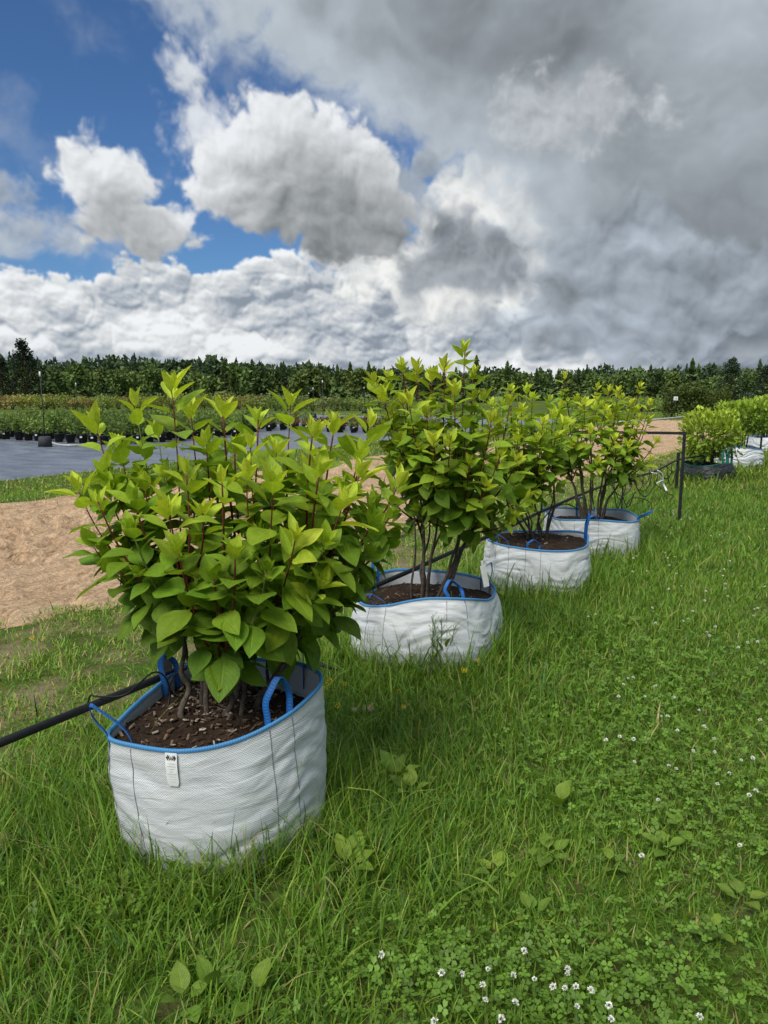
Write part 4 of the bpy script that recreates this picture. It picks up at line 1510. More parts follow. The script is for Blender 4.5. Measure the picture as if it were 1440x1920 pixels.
def hydrangea(label, base, tips, n_main, seed, crown, extra, leaf_k=1.0, foliage_z=0.6, trunk_r=0.012, spread=0.10, n_obj=300, vigor=1.0, sparse=0.0, low=()):
    rg = np.random.RandomState(seed)
    e = empty('hydrangea_shrub', base)
    tag(e, label, 'shrub')
    cx, cyy, cz, rx, ry, rz = crown
    tips = [Vector(t) for t in tips]
    n0 = len(tips)
    tips += [Vector(t) for t in low]
    k = 0
    while k < extra:
        d = unit(rg, 1)[0]
        q = rg.uniform(.45, .95)
        p = Vector((cx + d[0] * rx * q, cyy + d[1] * ry * q, cz + d[2] * rz * q))
        if p.z < foliage_z + 0.05 or min((p - t).length for t in tips) < 0.095:
            k += 0.2
            continue
        tips.append(p)
        k += 1
    n_extra = len(tips) - n0
    # main stems
    forks = []
    for i in range(n_main):
        a = 2 * math.pi * (i + rg.uniform(-.3, .3)) / n_main
        r_ = spread * rg.uniform(.4, 1.0)
        b0 = base + Vector((math.cos(a) * r_, math.sin(a) * r_, -0.04))
        fz = foliage_z + rg.uniform(-.10, .22) * (crown[5] / .45)
        f_ = Vector((base.x + (cx - base.x) * .6 + math.cos(a) * rx * rg.uniform(.30, .52), base.y + (cyy - base.y) * .6 + math.sin(a) * ry * rg.uniform(.30, .52), fz))
        mid = b0.lerp(f_, 0.5) + Vector((rg.normal() * .025, rg.normal() * .025, 0.04))
        path = catmull([b0, b0.lerp(mid, .35) + Vector((rg.normal() * .012, rg.normal() * .012, .0)), b0.lerp(mid, .7) + Vector((rg.normal() * .012, rg.normal() * .012, .0)), mid, mid.lerp(f_, .5) + Vector((rg.normal() * .012, rg.normal() * .012, .0)), f_], 5)
        tr = trunk_r * rg.uniform(.6, 1.25)
        q = MB()
        q.tube([p - base for p in path], [tr * (1.35 - 0.75 * j / (len(path) - 1)) * (1 + 0.07 * math.sin(j * 2.3 + i)) for j in range(len(path))], 8)
        q.build('stem', M['bark'], e)
        forks.append((f_, tr * .6, path))
    leaves = []
    n_given = len(tips) - n_extra
    for ti, tip in enumerate(tips):
        best = min(forks, key=lambda fk: (Vector((fk[0].x, fk[0].y, 0)) - Vector((tip.x, tip.y, 0))).length + (0.5 if fk[0].z > tip.z - 0.1 else 0) + rg.uniform(0, .06))
        f_ = best[0]
        if f_.z > tip.z - 0.12:                                    # low shoots leave the stem lower down
            cand = [p for p in best[2] if p.z < tip.z - 0.12]
            f_ = cand[-1] if cand else best[2][1]
        h = tip.z - f_.z
        out = Vector((tip.x - f_.x, tip.y - f_.y, 0))
        p1 = f_ + out * 0.35 + Vector((0, 0, h * .22))
        lean = Vector((tip.x - cx, tip.y - cyy, 0)) * 0.30
        p2 = tip - Vector((0, 0, max(.10, h * .45))) - lean * 0.45
        path = bezier(f_, p1, p2, tip, 14)
        L = sum((path[i + 1] - path[i]).length for i in range(13))
        q = MB()
        r0 = min(best[1], 0.0065)
        q.tube([p - base for p in path], [r0 * (1 - .55 * j / 13) for j in range(14)], 6)
        q.build('shoot', M['shoot'] if rg.rand() < .88 else M['shoot_green'], e)
        az0 = rg.uniform(0, math.pi)
        young = 0 if rg.rand() < .75 else 1
        if ti >= n_given:
            young = 1 if tip.z > cz + 0.15 else (3 if tip.z < cz - 0.08 else 2)
        ks = leaf_k * rg.uniform(.85, 1.12)
        for j, s in enumerate(NODE_S):
            s = s * vigor * (0.92 + .16 * rg.rand())
            pos, tg_ = along(path, s)
            if pos is None or s > L * 0.97 or pos.z < foliage_z - 0.08 - 0.10 * rg.rand():
                break
            if j > 6 and rg.rand() < .10 + sparse:
                continue
            a_ = tg_.orthogonal().normalized()
            b_ = tg_.cross(a_)
            for sd in (0, 1):
                ph = az0 + (j % 2) * math.pi / 2 + sd * math.pi + rg.normal() * .22
                r_ = a_ * math.cos(ph) + b_ * math.sin(ph)
                th = R(NODE_A[j] + rg.normal() * 8)
                dv = tg_ * math.cos(th) + r_ * math.sin(th)
                nn = tg_ * math.sin(th) - r_ * math.cos(th)
                if j > 4:
                    dr = (0.10 + 0.05 * (j - 4)) * rg.uniform(.5, 1.6)
                    dv.z -= dr
                    nn = nn + Vector((0, 0, .35))
                dv.normalize()
                ln = NODE_L[j] * ks * rg.uniform(.68, 1.18)
                age = min(5, max(0, NODE_G[j] + (young if j < 5 else young // 2)))
                leaves.append((pos + r_ * 0.006, dv, nn, ln, age))
            if 6 <= j <= 9 and rg.rand() < .35 and s < L * .8:     # small side shoot in the leaf axil
                ph = az0 + (j % 2) * math.pi / 2
                r_ = a_ * math.cos(ph) + b_ * math.sin(ph)
                sdv = (r_ * .6 + Vector((0, 0, 1)) * .7).normalized()
                tp = pos + sdv * rg.uniform(.05, .09)
                for jj in range(1, 5):
                    for sd in (0, 1):
                        aa = sdv.orthogonal().normalized(); bb = sdv.cross(aa)
                        p2_ = jj % 2 * math.pi / 2 + sd * math.pi + ph
                        rr = aa * math.cos(p2_) + bb * math.sin(p2_)
                        th = R(NODE_A[jj] + 8)
                        leaves.append((tp - sdv * NODE_S[jj] * .7, sdv * math.cos(th) + rr * math.sin(th), sdv * math.sin(th) - rr * math.cos(th), NODE_L[jj] * ks * .72, min(5, jj // 2 + 1)))
    # the leaves that show largest become parts, the rest one mass
    camv = Vector((0, 0, CAM_H))
    def score(lf):
        p, dv, nn, ln, age = lf
        v = (p - camv)
        d = v.length
        inner = ((p.x - cx) / rx) ** 2 + ((p.y - cyy) / ry) ** 2 + ((p.z - cz) / rz) ** 2
        return ln / d * (1.0 + 0.9 * (cyy - p.y) / ry + 0.35 * min(inner, 1.2) + 0.25 * abs(nn.normalized().dot(v.normalized())))
    leaves.sort(key=score, reverse=True)
    VV, FF, UU, TT, o = [], [], [], [], 0
    for i, (p, dv, nn, ln, age) in enumerate(leaves):
        z = (nn - dv * nn.dot(dv)).normalized()
        x = dv.cross(z)
        roll = rg.normal() * .25
        x, z = x * math.cos(roll) + z * math.sin(roll), z * math.cos(roll) - x * math.sin(roll)
        v, f, u_, tint, me = LEAF[age][rg.randint(4)]
        rel = p - base
        if i < n_obj:
            lo = bpy.data.objects.new('leaf', me)
            COL.objects.link(lo)
            lo.parent = e
            lo.matrix_basis = Matrix(((x.x * ln, dv.x * ln, z.x * ln, rel.x), (x.y * ln, dv.y * ln, z.y * ln, rel.y), (x.z * ln, dv.z * ln, z.z * ln, rel.z), (0, 0, 0, 1)))
        else:
            B = np.array([tuple(x), tuple(dv), tuple(z)]) * ln
            VV.append(v @ B + np.array(rel)); FF.append(f + o); UU.append(u_); TT.append(tint * rg.uniform(.85, 1.15))
            o += len(v)
    if VV:
        fo = obj('foliage', mesh_np('foliage', np.concatenate(VV), np.concatenate(FF), M['leaf'], np.concatenate(TT), uv=np.concatenate(UU)), e)
        fo['kind'] = 'stuff'
    return e


T1 = [(165, 230, 2.75), (315, 140, 2.85), (455, 82, 2.72), (530, 170, 2.95), (655, 165, 2.80), (790, 205, 3.05), (915, 140, 2.80), (1000, 255, 2.55), (1085, 225, 2.95), (1225, 220, 2.95),
      (510, 400, 2.62), (650, 430, 2.38), (440, 550, 2.42), (172, 520, 2.52), (90, 462, 2.68), (935, 655, 2.30), (1180, 415, 2.62), (1330, 455, 2.78), (1035, 840, 2.36), (1185, 330, 2.80),
      (575, 560, 2.52), (745, 410, 2.55), (215, 495, 2.85), (400, 240, 3.05), (590, 300, 2.75), (860, 330, 2.75), (250, 300, 2.95), (1120, 520, 2.45), (760, 300, 2.65), (350, 470, 2.75)]
LOW1 = [(1230, 620, 2.62), (1215, 730, 2.6), (150, 700, 2.62), (300, 640, 2.42), (700, 740, 2.28), (480, 720, 2.34), (820, 800, 2.30), (620, 820, 2.32), (250, 790, 2.6), (1050, 690, 2.36), (1300, 590, 2.75), (1290, 690, 2.78), (500, 900, 2.5), (640, 930, 2.42), (800, 940, 2.45), (900, 950, 2.52), (420, 940, 2.6), (1130, 900, 2.65), (1190, 860, 2.72)]
tips1 = [at_y(100 + x / 2.057, 680 + (y + 16) / 2.057, Y) for x, y, Y in T1]
cB = at_y(438, 965, 2.72)
base1 = Vector((rim1[:, 0].mean() + 0.03, rim1[:, 1].mean() + 0.01, 0.42))
hydrangea('big hydrangea with bright lime shoot tips and red stems in the nearest bag', base1, tips1, 9, 101, (cB.x, 2.72, 1.13, 0.58, 0.46, 0.46), 28, 1.08, 0.70, 0.0095, 0.14, low=[at_y(100 + x / 2.057, 680 + y / 2.057, Y) for x, y, Y in LOW1])

T2 = [(475, 80, 4.3), (185, 150, 4.4), (50, 220, 4.35), (320, 195, 4.5), (380, 150, 4.35), (250, 165, 4.6), (215, 305, 4.05), (330, 500, 3.95), (405, 500, 4.0), (565, 285, 4.6), (515, 285, 4.4),
      (120, 200, 4.55), (580, 705, 4.05), (770, 755, 4.3), (430, 260, 4.2), (95, 290, 4.2), (150, 400, 4.5), (480, 420, 4.2), (600, 400, 4.2), (640, 560, 4.15), (720, 590, 4.3), (500, 600, 4.1), (690, 310, 4.7), (390, 640, 4.2), (700, 850, 4.3), (560, 820, 4.25)]
tips2 = [at_y(680 + x / 2.483, 620 + (y + 14) / 2.483, Y) for x, y, Y in T2]
cB = at_y(850, 850, 4.45)
base2 = Vector((cc2[0] + 0.0, cc2[1] - 0.02, 0.32))
hydrangea('tall leafy hydrangea reaching above the wood, in the second bag', base2, tips2, 10, 202, (cB.x, 4.45, 1.25, 0.52, 0.45, 0.58), 30, 1.0, 0.80, 0.0095, 0.12)

T3 = [(690, 262, 6.0), (765, 262, 6.1), (790, 300, 5.9), (840, 415, 5.7), (810, 485, 5.7), (870, 310, 6.2), (740, 360, 5.8), (650, 330, 6.1), (830, 640, 5.75), (800, 720, 5.8), (720, 480, 5.7), (900, 480, 5.8), (600, 330, 6.3), (860, 560, 5.8)]
tips3 = [at_y(680 + x / 2.483, 620 + (y + 10) / 2.483, Y) for x, y, Y in T3]
cB = at_y(975, 860, 6.1)
base3 = Vector((cc3[0] + 0.02, cc3[1] + 0.05, 0.38))
hydrangea('hydrangea half hidden between its neighbours, in the third bag', base3, tips3, 8, 303, (cB.x, 6.1, 1.10, 0.52, 0.45, 0.55), 30, 0.98, 0.74, 0.0095, 0.10)

T4 = [(940, 200, 7.4), (1090, 252, 7.5), (1190, 270, 7.6), (1290, 248, 7.5), (1340, 325, 7.4), (1060, 455, 7.0), (1170, 495, 7.0), (1370, 500, 7.3), (1000, 305, 7.3), (1250, 330, 7.5), (1030, 330, 7.2), (1130, 350, 7.2),
      (1290, 400, 7.2), (960, 420, 7.1), (1240, 520, 7.1), (1340, 590, 7.2), (1210, 300, 7.8), (1150, 260, 7.9), (980, 520, 7.1), (1100, 600, 7.0)]
tips4 = [at_y(680 + x / 2.483, 620 + (y + 8) / 2.483, Y) for x, y, Y in T4]
cB = at_y(1112, 820, 7.5)
base4 = Vector((cc4[0] + 0.0, cc4[1] + 0.0, 0.31))
hydrangea('broad hydrangea with bare leaning stems in the fourth bag before the frame', base4, tips4, 10, 404, (cB.x, 7.5, 1.15, 0.60, 0.52, 0.56), 34, 0.95, 0.80, 0.0115, 0.10, sparse=.1)


def far_shrub(label, cc, zs, seed, r, h, nst, tint, z0):
    rg = np.random.RandomState(seed)
    e = empty('hydrangea_shrub', (cc[0], cc[1], zs))
    tag(e, label, 'shrub')
    for k in range(nst):
        a = 2 * math.pi * k / nst + rg.uniform(-.3, .3)
        q = MB()
        q.tube([(0.08 * math.cos(a), 0.08 * math.sin(a), -0.04), (0.2 * r * math.cos(a), 0.2 * r * math.sin(a), h * .4), (.55 * r * math.cos(a), .55 * r * math.sin(a), h * .8)], [.014, .010, .005], 6)
        q.build('stem', M['bark'], e)
    n = 2300
    d = unit(rg, n)
    q_ = rg.uniform(.35, 1.0, n) ** .6
    p = d * q_[:, None] * np.array([r, r, (h - z0) / 2]) * (1 + .16 * np.sin(d[:, :1] * 5 + seed) + .12 * np.sin(d[:, 1:2] * 7 + d[:, 2:] * 4)) + np.array([0, 0, (h + z0) / 2])
    ax = d * .6 + np.array([0, 0, .7]) + rg.normal(size=(n, 3)) * .5
    low = p[:, 2] < (h + z0) / 2
    ax[low, 2] -= .7
    ax /= np.linalg.norm(ax, axis=1, keepdims=True)
    L = rg.uniform(.06, .12, n)
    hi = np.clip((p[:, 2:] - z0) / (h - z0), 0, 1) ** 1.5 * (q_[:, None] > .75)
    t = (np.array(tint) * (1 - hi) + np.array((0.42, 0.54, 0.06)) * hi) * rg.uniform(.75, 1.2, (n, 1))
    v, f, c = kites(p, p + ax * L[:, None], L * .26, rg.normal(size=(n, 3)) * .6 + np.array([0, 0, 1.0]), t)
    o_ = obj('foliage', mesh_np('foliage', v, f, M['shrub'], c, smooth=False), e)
    o_['kind'] = 'stuff'
    return e


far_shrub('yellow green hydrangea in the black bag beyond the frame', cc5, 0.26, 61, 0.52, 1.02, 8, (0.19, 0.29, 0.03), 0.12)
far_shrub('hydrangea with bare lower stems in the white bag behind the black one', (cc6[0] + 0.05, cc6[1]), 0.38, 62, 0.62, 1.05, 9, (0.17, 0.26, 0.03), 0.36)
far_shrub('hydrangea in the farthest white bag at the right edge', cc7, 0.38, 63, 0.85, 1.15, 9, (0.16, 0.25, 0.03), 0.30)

# ------------------------------------------------------------------ grass
GR = np.random.RandomState(91)
BAGS = [(rim1, 1.0), (rim2, 1.08), (rim3, 1.0), (rim4, 0.98), (rim5, 1.04), (rim6, 1.04), (rim7, 1.04)]


def bag_sd(x, y):
    """distance outside the nearest bag foot (rough, radial)"""
    d = np.full(x.shape, 9.0)
    for rim, k in BAGS:
        c = rim.mean(0)
        a = np.arctan2(rim[:, 1] - c[1], rim[:, 0] - c[0])
        r_ = np.hypot(rim[:, 1] - c[1], rim[:, 0] - c[0]) * k
        o_ = np.argsort(a)
        aa = np.arctan2(y - c[1], x - c[0])
        rr = np.interp(aa, a[o_], r_[o_], period=2 * math.pi)
        d = np.minimum(d, np.hypot(x - c[0], y - c[1]) - rr)
    return d


def scatter(y0, y1, dens, margin=0.9, keep=None):
    """random points of the ground between two depths inside the view and a little beside it"""
    w1 = 0.56 * y1 + margin
    n = int(dens * 2 * w1 * (y1 - y0))
    x = GR.uniform(-w1, w1, n)
    y = GR.uniform(y0, y1, n)
    k = np.abs(x) < 0.56 * y + margin
    x, y = x[k], y[k]
    ok = (bag_sd(x, y) > -0.03) & (sand_sd(x, y) < 0.12) & (fab_sd(x, y) < 0.0)
    return x[ok], y[ok]


def noise2(x, y, sc, seed, octs=3):
    return fbm(np.stack([x, y, np.zeros_like(x)], 1).astype(np.float32), sc, octs, 0.5, seed=seed)


def wornness(x, y):
    """0 on the lush lawn, 1 on the trodden strip between the pipe and the sand"""
    s, t = to_st(x, y)
    return np.clip((t - 2.5) / 0.7, 0, 1)


def blades(x, y, L, w, segs, lean, curl, tint):
    n = len(x)
    az = GR.uniform(0, 2 * math.pi, n)
    dx, dy = np.cos(az), np.sin(az)
    wa = az + math.pi / 2 + GR.normal(size=n) * 0.5
    sx, sy = np.cos(wa), np.sin(wa)
    px, py, pz = x.copy(), y.copy(), gh(x, y) - 0.006
    rows = []
    for k in range(segs + 1):
        t = k / segs
        ww = w * (1 - t ** 1.6) * 0.5
        if k < segs:
            rows.append(np.stack([px - sx * ww, py - sy * ww, pz], 1))
            rows.append(np.stack([px + sx * ww, py + sy * ww, pz], 1))
        else:
            rows.append(np.stack([px, py, pz], 1))
        ph = lean + curl * (t + 0.5 / segs)
        px = px + dx * np.sin(ph) * L / segs
        py = py + dy * np.sin(ph) * L / segs
        pz = pz + np.cos(ph) * L / segs
    nv = 2 * segs + 1
    V = np.stack(rows, 1).reshape(-1, 3)
    f = []
    for k in range(segs - 1):
        a = 2 * k
        f += [(a, a + 1, a + 3), (a, a + 3, a + 2)]
    f.append((2 * segs - 2, 2 * segs - 1, 2 * segs))
    F = (np.arange(n)[:, None, None] * nv + np.array(f)[None]).reshape(-1, 3)
    return V, F, np.repeat(tint, nv, axis=0)


G_A, G_B, G_Y, G_D, G_BR = (np.array(q) for q in ((0.112, 0.215, 0.020), (0.172, 0.292, 0.028), (0.27, 0.34, 0.050), (0.060, 0.134, 0.018), (0.36, 0.31, 0.12)))


def grass_tint(x, y):
    n = len(x)
    q = np.clip(0.5 + noise2(x, y, 0.9, 61) * 0.9 + GR.normal(size=n) * 0.25, 0, 1)[:, None]
    c = G_A * (1 - q) + G_B * q
    r_ = GR.rand(n) - np.clip(noise2(x, y, 0.7, 66), 0, 1) * 0.30
    wv = wornness(x, y)
    c = np.where((r_ < 0.08)[:, None], G_Y, c)
    c = np.where(((r_ > 0.10) & (r_ < 0.22))[:, None], G_D, c)
    c = np.where(((r_ > 0.95) | ((r_ > 0.78) & (GR.rand(n) < wv * .8)))[:, None], G_BR, c)
    c = c * (1 + wv * 0.25)[:, None] * np.array([1.0, 1.0, 1.0])
    return c * GR.uniform(.78, 1.22, (n, 1))


BARE = [tuple(on_ground(px, py)[:2]) + (r_,) for px, py, r_ in ((460, 1760, .10), (530, 1690, .09), (570, 1650, .06), (290, 1890, .09), (1010, 1445, .10), (730, 1690, .08), (1165, 1800, .07), (1010, 1260, .10), (200, 1260, .14), (90, 1300, .16), (255, 1255, .12), (160, 1200, .12))]


def lawn(name, y0, y1, dens, wk, segs, label, Lk=1.0):
    x, y = scatter(y0, y1, dens)
    n = len(x)
    bd = bag_sd(x, y)
    wv = wornness(x, y)
    patch = noise2(x, y, 1.3, 63)
    thin = noise2(x, y, 2.2, 64)
    tall = np.exp(-np.clip(bd, 0, 3) / 0.20)
    keep = GR.rand(n) < np.clip(1.0 - wv * 0.35 + thin * 1.1 * (0.4 + wv), 0.12, 1)
    s, t = to_st(x, y)
    right = np.clip((1.2 - t) / 1.0, 0, 1)                       # open lawn away from the row is shorter
    L = (0.10 + 0.055 * patch) * (1 - 0.45 * wv) * (1 - 0.46 * right) + 0.19 * tall
    L = L * GR.uniform(.55, 1.45, n) * Lk
    long_ = GR.rand(n) < 0.02
    L = np.where(long_, L * 1.9, L)
    L = np.where(GR.rand(n) < 0.30, L * 0.5, L)
    for (qx, qy, qr) in BARE:                                     # worn bare spots
        keep &= (np.hypot((x - qx), (y - qy) * 1.3) > qr * (0.7 + 0.6 * GR.rand(n))) | (GR.rand(n) < 0.10)
    x, y, L, long_ = x[keep], y[keep], L[keep], long_[keep]
    n = len(x)
    w = GR.uniform(.0032, .0078, n) * wk * (1 + 0.4 * long_)
    lean = np.abs(GR.normal(size=n)) * 0.42
    curl = np.abs(GR.normal(size=n)) * 0.75 + 0.25 + 0.6 * long_
    v, f, c = blades(x, y, L, w, segs, lean, curl, grass_tint(x, y))
    o_ = obj(name, mesh_np(name, v, f, M['grass'], c, smooth=False))
    tag(o_, label, 'grass', kind='stuff')
    return n


n1 = lawn('grass', 1.25, 3.4, 7600, 1.0, 4, 'long lush grass in the foreground around the nearest bag')
n2 = lawn('grass', 3.4, 6.5, 4200, 1.3, 3, 'grass between and around the second and third bags')
n3 = lawn('grass', 6.5, 12.0, 1700, 2.0, 2, 'grass around the fourth bag and the black frame')
n4 = lawn('grass', 12.0, 26.0, 420, 4.0, 2, 'grass of the farther lawn around the far bags', 1.1)
n5 = lawn('grass', 26.0, 60.0, 70, 10.0, 1, 'far grass before the shrub rows', 1.3)
print('blades', n1, n2, n3, n4, n5)

# clover leaves among the grass: three leaflets on a stalk
def clover(name, spots, label):
    V, F, C, o = [], [], [], 0
    for (px, py, rx, ry, n) in spots:
        x = px + GR.normal(size=n) * rx
        y = py + GR.normal(size=n) * ry
        ok = (bag_sd(x, y) > 0.02) & (y > 1.2) & (sand_sd(x, y) < 0)
        x, y = x[ok], y[ok]
        n = len(x)
        z = gh(x, y) + GR.uniform(.03, .085, n)
        a0 = GR.uniform(0, 6.28, n)
        r_ = GR.uniform(.007, .013, n)
        tint = np.array((0.135, 0.235, 0.028)) * GR.uniform(.7, 1.35, (n, 1))
        tl = GR.normal(size=(n, 2)) * .35
        for k in range(3):
            a = a0 + k * 2.094
            ca, sa = np.cos(a), np.sin(a)
            def pt_(u, v):
                X_, Y_ = (ca * u - sa * v) * r_, (sa * u + ca * v) * r_
                return np.stack([x + X_, y + Y_, z + X_ * tl[:, 0] + Y_ * tl[:, 1] + 0.15 * np.abs(v) * r_], 1)
            P_ = [pt_(0.05, 0), pt_(.7, -.62), pt_(1.35, -.42), pt_(1.2, 0), pt_(1.35, .42), pt_(.7, .62)]
            v = np.stack(P_, 1).reshape(-1, 3)
            f = (np.arange(n)[:, None, None] * 6 + np.array([(0, 1, 2, 3), (0, 3, 4, 5)])[None]).reshape(-1, 4)
            V.append(v); F.append(f + o); C.append(np.repeat(tint, 6, axis=0))
            o += len(v)
    o_ = obj(name, mesh_np(name, np.concatenate(V), np.concatenate(F), M['grass'], np.concatenate(C), smooth=False))
    tag(o_, label, 'clover', kind='stuff')


def gp(px, py):
    g = on_ground(px, py)
    return g.x, g.y


def patch_(px, py, rx, ry, n):
    x, y = gp(px, py)
    return (x, y, rx, ry, n)


clover('clover_leaves', [patch_(1000, 1850, .30, .13, 620), patch_(1250, 1860, .2, .14, 240), patch_(780, 1860, .14, .08, 110), patch_(1180, 1440, .3, .3, 900), patch_(1330, 1560, .3, .3, 400),
                         patch_(230, 1720, .16, .10, 160), patch_(1200, 1250, .5, .5, 900), patch_(1350, 1330, .5, .5, 900)], 'patches of small clover leaves in the lawn')

# ------------------------------------------------------------------ irrigation pipe, frame, stakes
PIPE_Z = 0.47
pp = [on_ground(-260, 1500, PIPE_Z - .01), on_ground(0, 1393, PIPE_Z), on_ground(155, 1330, PIPE_Z), on_ground(320, 1262, PIPE_Z + .02), on_ground(520, 1175, PIPE_Z - .01), on_ground(740, 1083, PIPE_Z), on_ground(830, 1043, PIPE_Z), on_ground(950, 990, PIPE_Z), on_ground(1040, 948, PIPE_Z),
      on_ground(1140, 908, PIPE_Z), on_ground(1225, 885, PIPE_Z - .03), on_ground(1273, 862, PIPE_Z + .02), on_ground(1330, 852, PIPE_Z - .03), on_ground(1400, 835, PIPE_Z - .1)]
PATH = catmull(pp, 8)
q = MB(); q.tube(PATH, 0.0150, 12)
pipe = q.build('irrigation_pipe', M['black_plastic'])
tag(pipe, 'long black irrigation pipe running behind the bags', 'pipe')


def stake(name, px, py, hgt, half, label, mat='black_metal'):
    g = on_ground(px, py)
    e = empty(name, g)
    tag(e, label, 'post')
    q = MB(); q.box((0, 0, hgt / 2 - 0.1), (half * 2, half * 2, hgt + 0.2)); q.build('shaft', M[mat], e, False)
    q = MB(); q.box((0, 0, hgt + 0.006), (half * 2.15, half * 2.15, 0.012)); q.build('cap', M[mat], e, False)
    return e


g = on_ground(318, 1372)
stake('support_post', 322, 1395, 0.66, 0.016, 'square black post behind the nearest bag holding the pipe')
stake('support_post', 1268, 917, 0.60, 0.02, 'short black post carrying the pipe behind the frame')
stake('support_post', 1164, 985, 0.70, 0.008, 'thin black stake beside the fourth bag')
stake('support_post', 1424, 868, 1.0, 0.016, 'thin black post at the right edge')
g = on_ground(73, 1350)
q = MB(); q.tube([(g.x, g.y, -0.05), (g.x - .01, g.y, 0.06), (g.x - .02, g.y + .01, 0.13)], [.004, .0035, .002], 6)
tag(q.build('peg', M['black_plastic']), 'little black peg standing in the grass at the left', 'peg')

# frame of square black tube
fp = on_ground(1273, 981)
fe = empty('steel_frame', fp)
tag(fe, 'black square tube frame standing behind the fourth bag', 'frame')
FH = 1.11
far_ = Vector((-1.75, 0.42, 0))
q = MB(); q.box((0, 0, FH / 2 - .1), (.030, .030, FH + .2 - .034)); q.build('post', M['black_metal'], fe, False)
q = MB(); q.box((far_.x, far_.y, FH / 2 - .1), (.030, .030, FH + .2 - .034)); q.build('post', M['black_metal'], fe, False)
an = math.atan2(far_.y, far_.x)
q = MB(); q.box((far_.x / 2, far_.y / 2, FH + .0), (far_.length + .04, .033, .033), Matrix.Rotation(an, 3, 'Z')); q.build('crossbar', M['black_metal'], fe, False)

# thin drip tubes hanging from the pipe
def drip(pts, r_, label, mat='black_plastic', name='drip_tube', group='thin drip tubes hanging from the pipe'):
    q = MB(); q.tube(catmull(pts, 7), r_, 6)
    o_ = q.build(name, M[mat])
    tag(o_, label, 'drip tube', group)


def rw(px, py, z):
    return on_ground(px, py, z)


drip([rw(165, 1318, .47), rw(170, 1304, .50), rw(185, 1306, .50), rw(235, 1302, .52), rw(285, 1262, .56), rw(310, 1270, .54), rw(318, 1300, .47), rw(314, 1330, .42), rw(312, 1345, .40)], 0.0035, 'thin black tube arching over the pipe into the nearest bag', group='')
drip([rw(352, 1250, .50), rw(332, 1262, .55), rw(318, 1285, .52), rw(330, 1305, .46), rw(380, 1310, .44), rw(430, 1308, .44), rw(480, 1300, .44)], 0.0035, 'grey black tube looping across the soil of the nearest bag', group='')
drip([rw(228, 1352, .44), rw(270, 1370, .43), rw(330, 1396, .42)], 0.003, 'thin dark tube lying along the front of the soil in the nearest bag', group='')
drip([rw(1000, 1000, .43), rw(1030, 960, .50), rw(1060, 945, .47), rw(1085, 955, .40)], 0.006, 'thin black tube leading into the fourth bag', group='')
dr = random.Random(8)
for k in range(13):
    x0 = 1130 + k * 12 + dr.uniform(-5, 5)
    yb = 905 - (x0 - 1140) * 0.30
    sag = dr.uniform(.12, .40)
    o3 = rw(x0, yb, PIPE_Z)
    w_ = dr.uniform(.10, .34) * (1 if dr.random() < .6 else -1)
    pts = [o3 + Vector((0, 0, .01)), o3 + Vector((w_ * .1, -.04, -sag * .6)), o3 + Vector((w_ * .45, -.06, -sag)), o3 + Vector((w_ * .85, -.05, -sag * dr.uniform(.4, .9))), o3 + Vector((w_, -.02, -sag * dr.uniform(-.1, .5)))]
    drip(pts, 0.0065, 'thin black drip tube drooping in the tangle under the pipe beside the frame')
for pts, lb in (((rw(1175, 945, .12), rw(1186, 934, .20), rw(1208, 936, .16), rw(1222, 945, .05)), 'bent black wire standing on the grass left of the frame'),
                ((rw(1225, 905, .28), rw(1252, 925, .18), rw(1262, 930, .16), rw(1250, 948, .03)), 'kinked black tube dropping to the grass left of the frame')):
    drip(list(pts), 0.006, lb, group='')
# white bundle of tubes on the pipe
wb0 = rw(1225, 882, PIPE_Z)
wbe = empty('tube_bundle', wb0)
tag(wbe, 'white forked bundle of tubes hanging from the pipe left of the frame', 'tube bundle')
for (a, c_) in (((1233, 882), (1243, 907)), ((1222, 886), (1243, 907)), ((1231, 906), (1243, 907))):
    q = MB()
    p0, p1 = rw(a[0], a[1], PIPE_Z + .01 if a[1] < 900 else .32), rw(c_[0], c_[1], .27)
    q.tube(catmull([p0 - wb0, (p0 + p1) * .5 + Vector((.03, 0, .04)) - wb0, p1 - wb0], 5), 0.009, 6)
    q.build('prong', M['white_plastic'], wbe)
q = MB(); q.tube([rw(1242, 905, .27) - wb0, rw(1250, 920, .20) - wb0], 0.014, 7); q.build('stem', M['white_plastic'], wbe)
# the nozzle lying on the grass behind bag 1
nz_ = on_ground(600, 1250, .06)
q = MB(); q.tube([nz_ + Vector((-.06, .02, .02)), nz_ + Vector((-.01, 0, .02)), nz_ + Vector((.05, -.01, .0)), nz_ + Vector((.10, -.03, -.01))], [.008, .013, .010, .006], 8)
tag(q.build('hose_end', M['black_plastic']), 'black hose end lying in the grass behind the nearest bag', 'hose end')

# white plant labels
def plant_label(p, tilt, L, label):
    q = MB()
    q.box((0, 0, -L / 2), (.032, .002, L))
    q.box((0, 0, 0.012), (.014, .0022, .03))
    o_ = q.build('plant_label', M['white_plastic'], None, False, p)
    o_.rotation_euler = (R(8), R(tilt), R(10))
    tag(o_, label, 'plant label')
plant_label(at_y(905, 1060, 3.95), -14, 0.13, 'white plastic plant label hanging at the corner of the second bag')
plant_label(at_y(1118, 960, 7.45), -20, 0.12, 'white plant label stuck among the stems in the fourth bag')

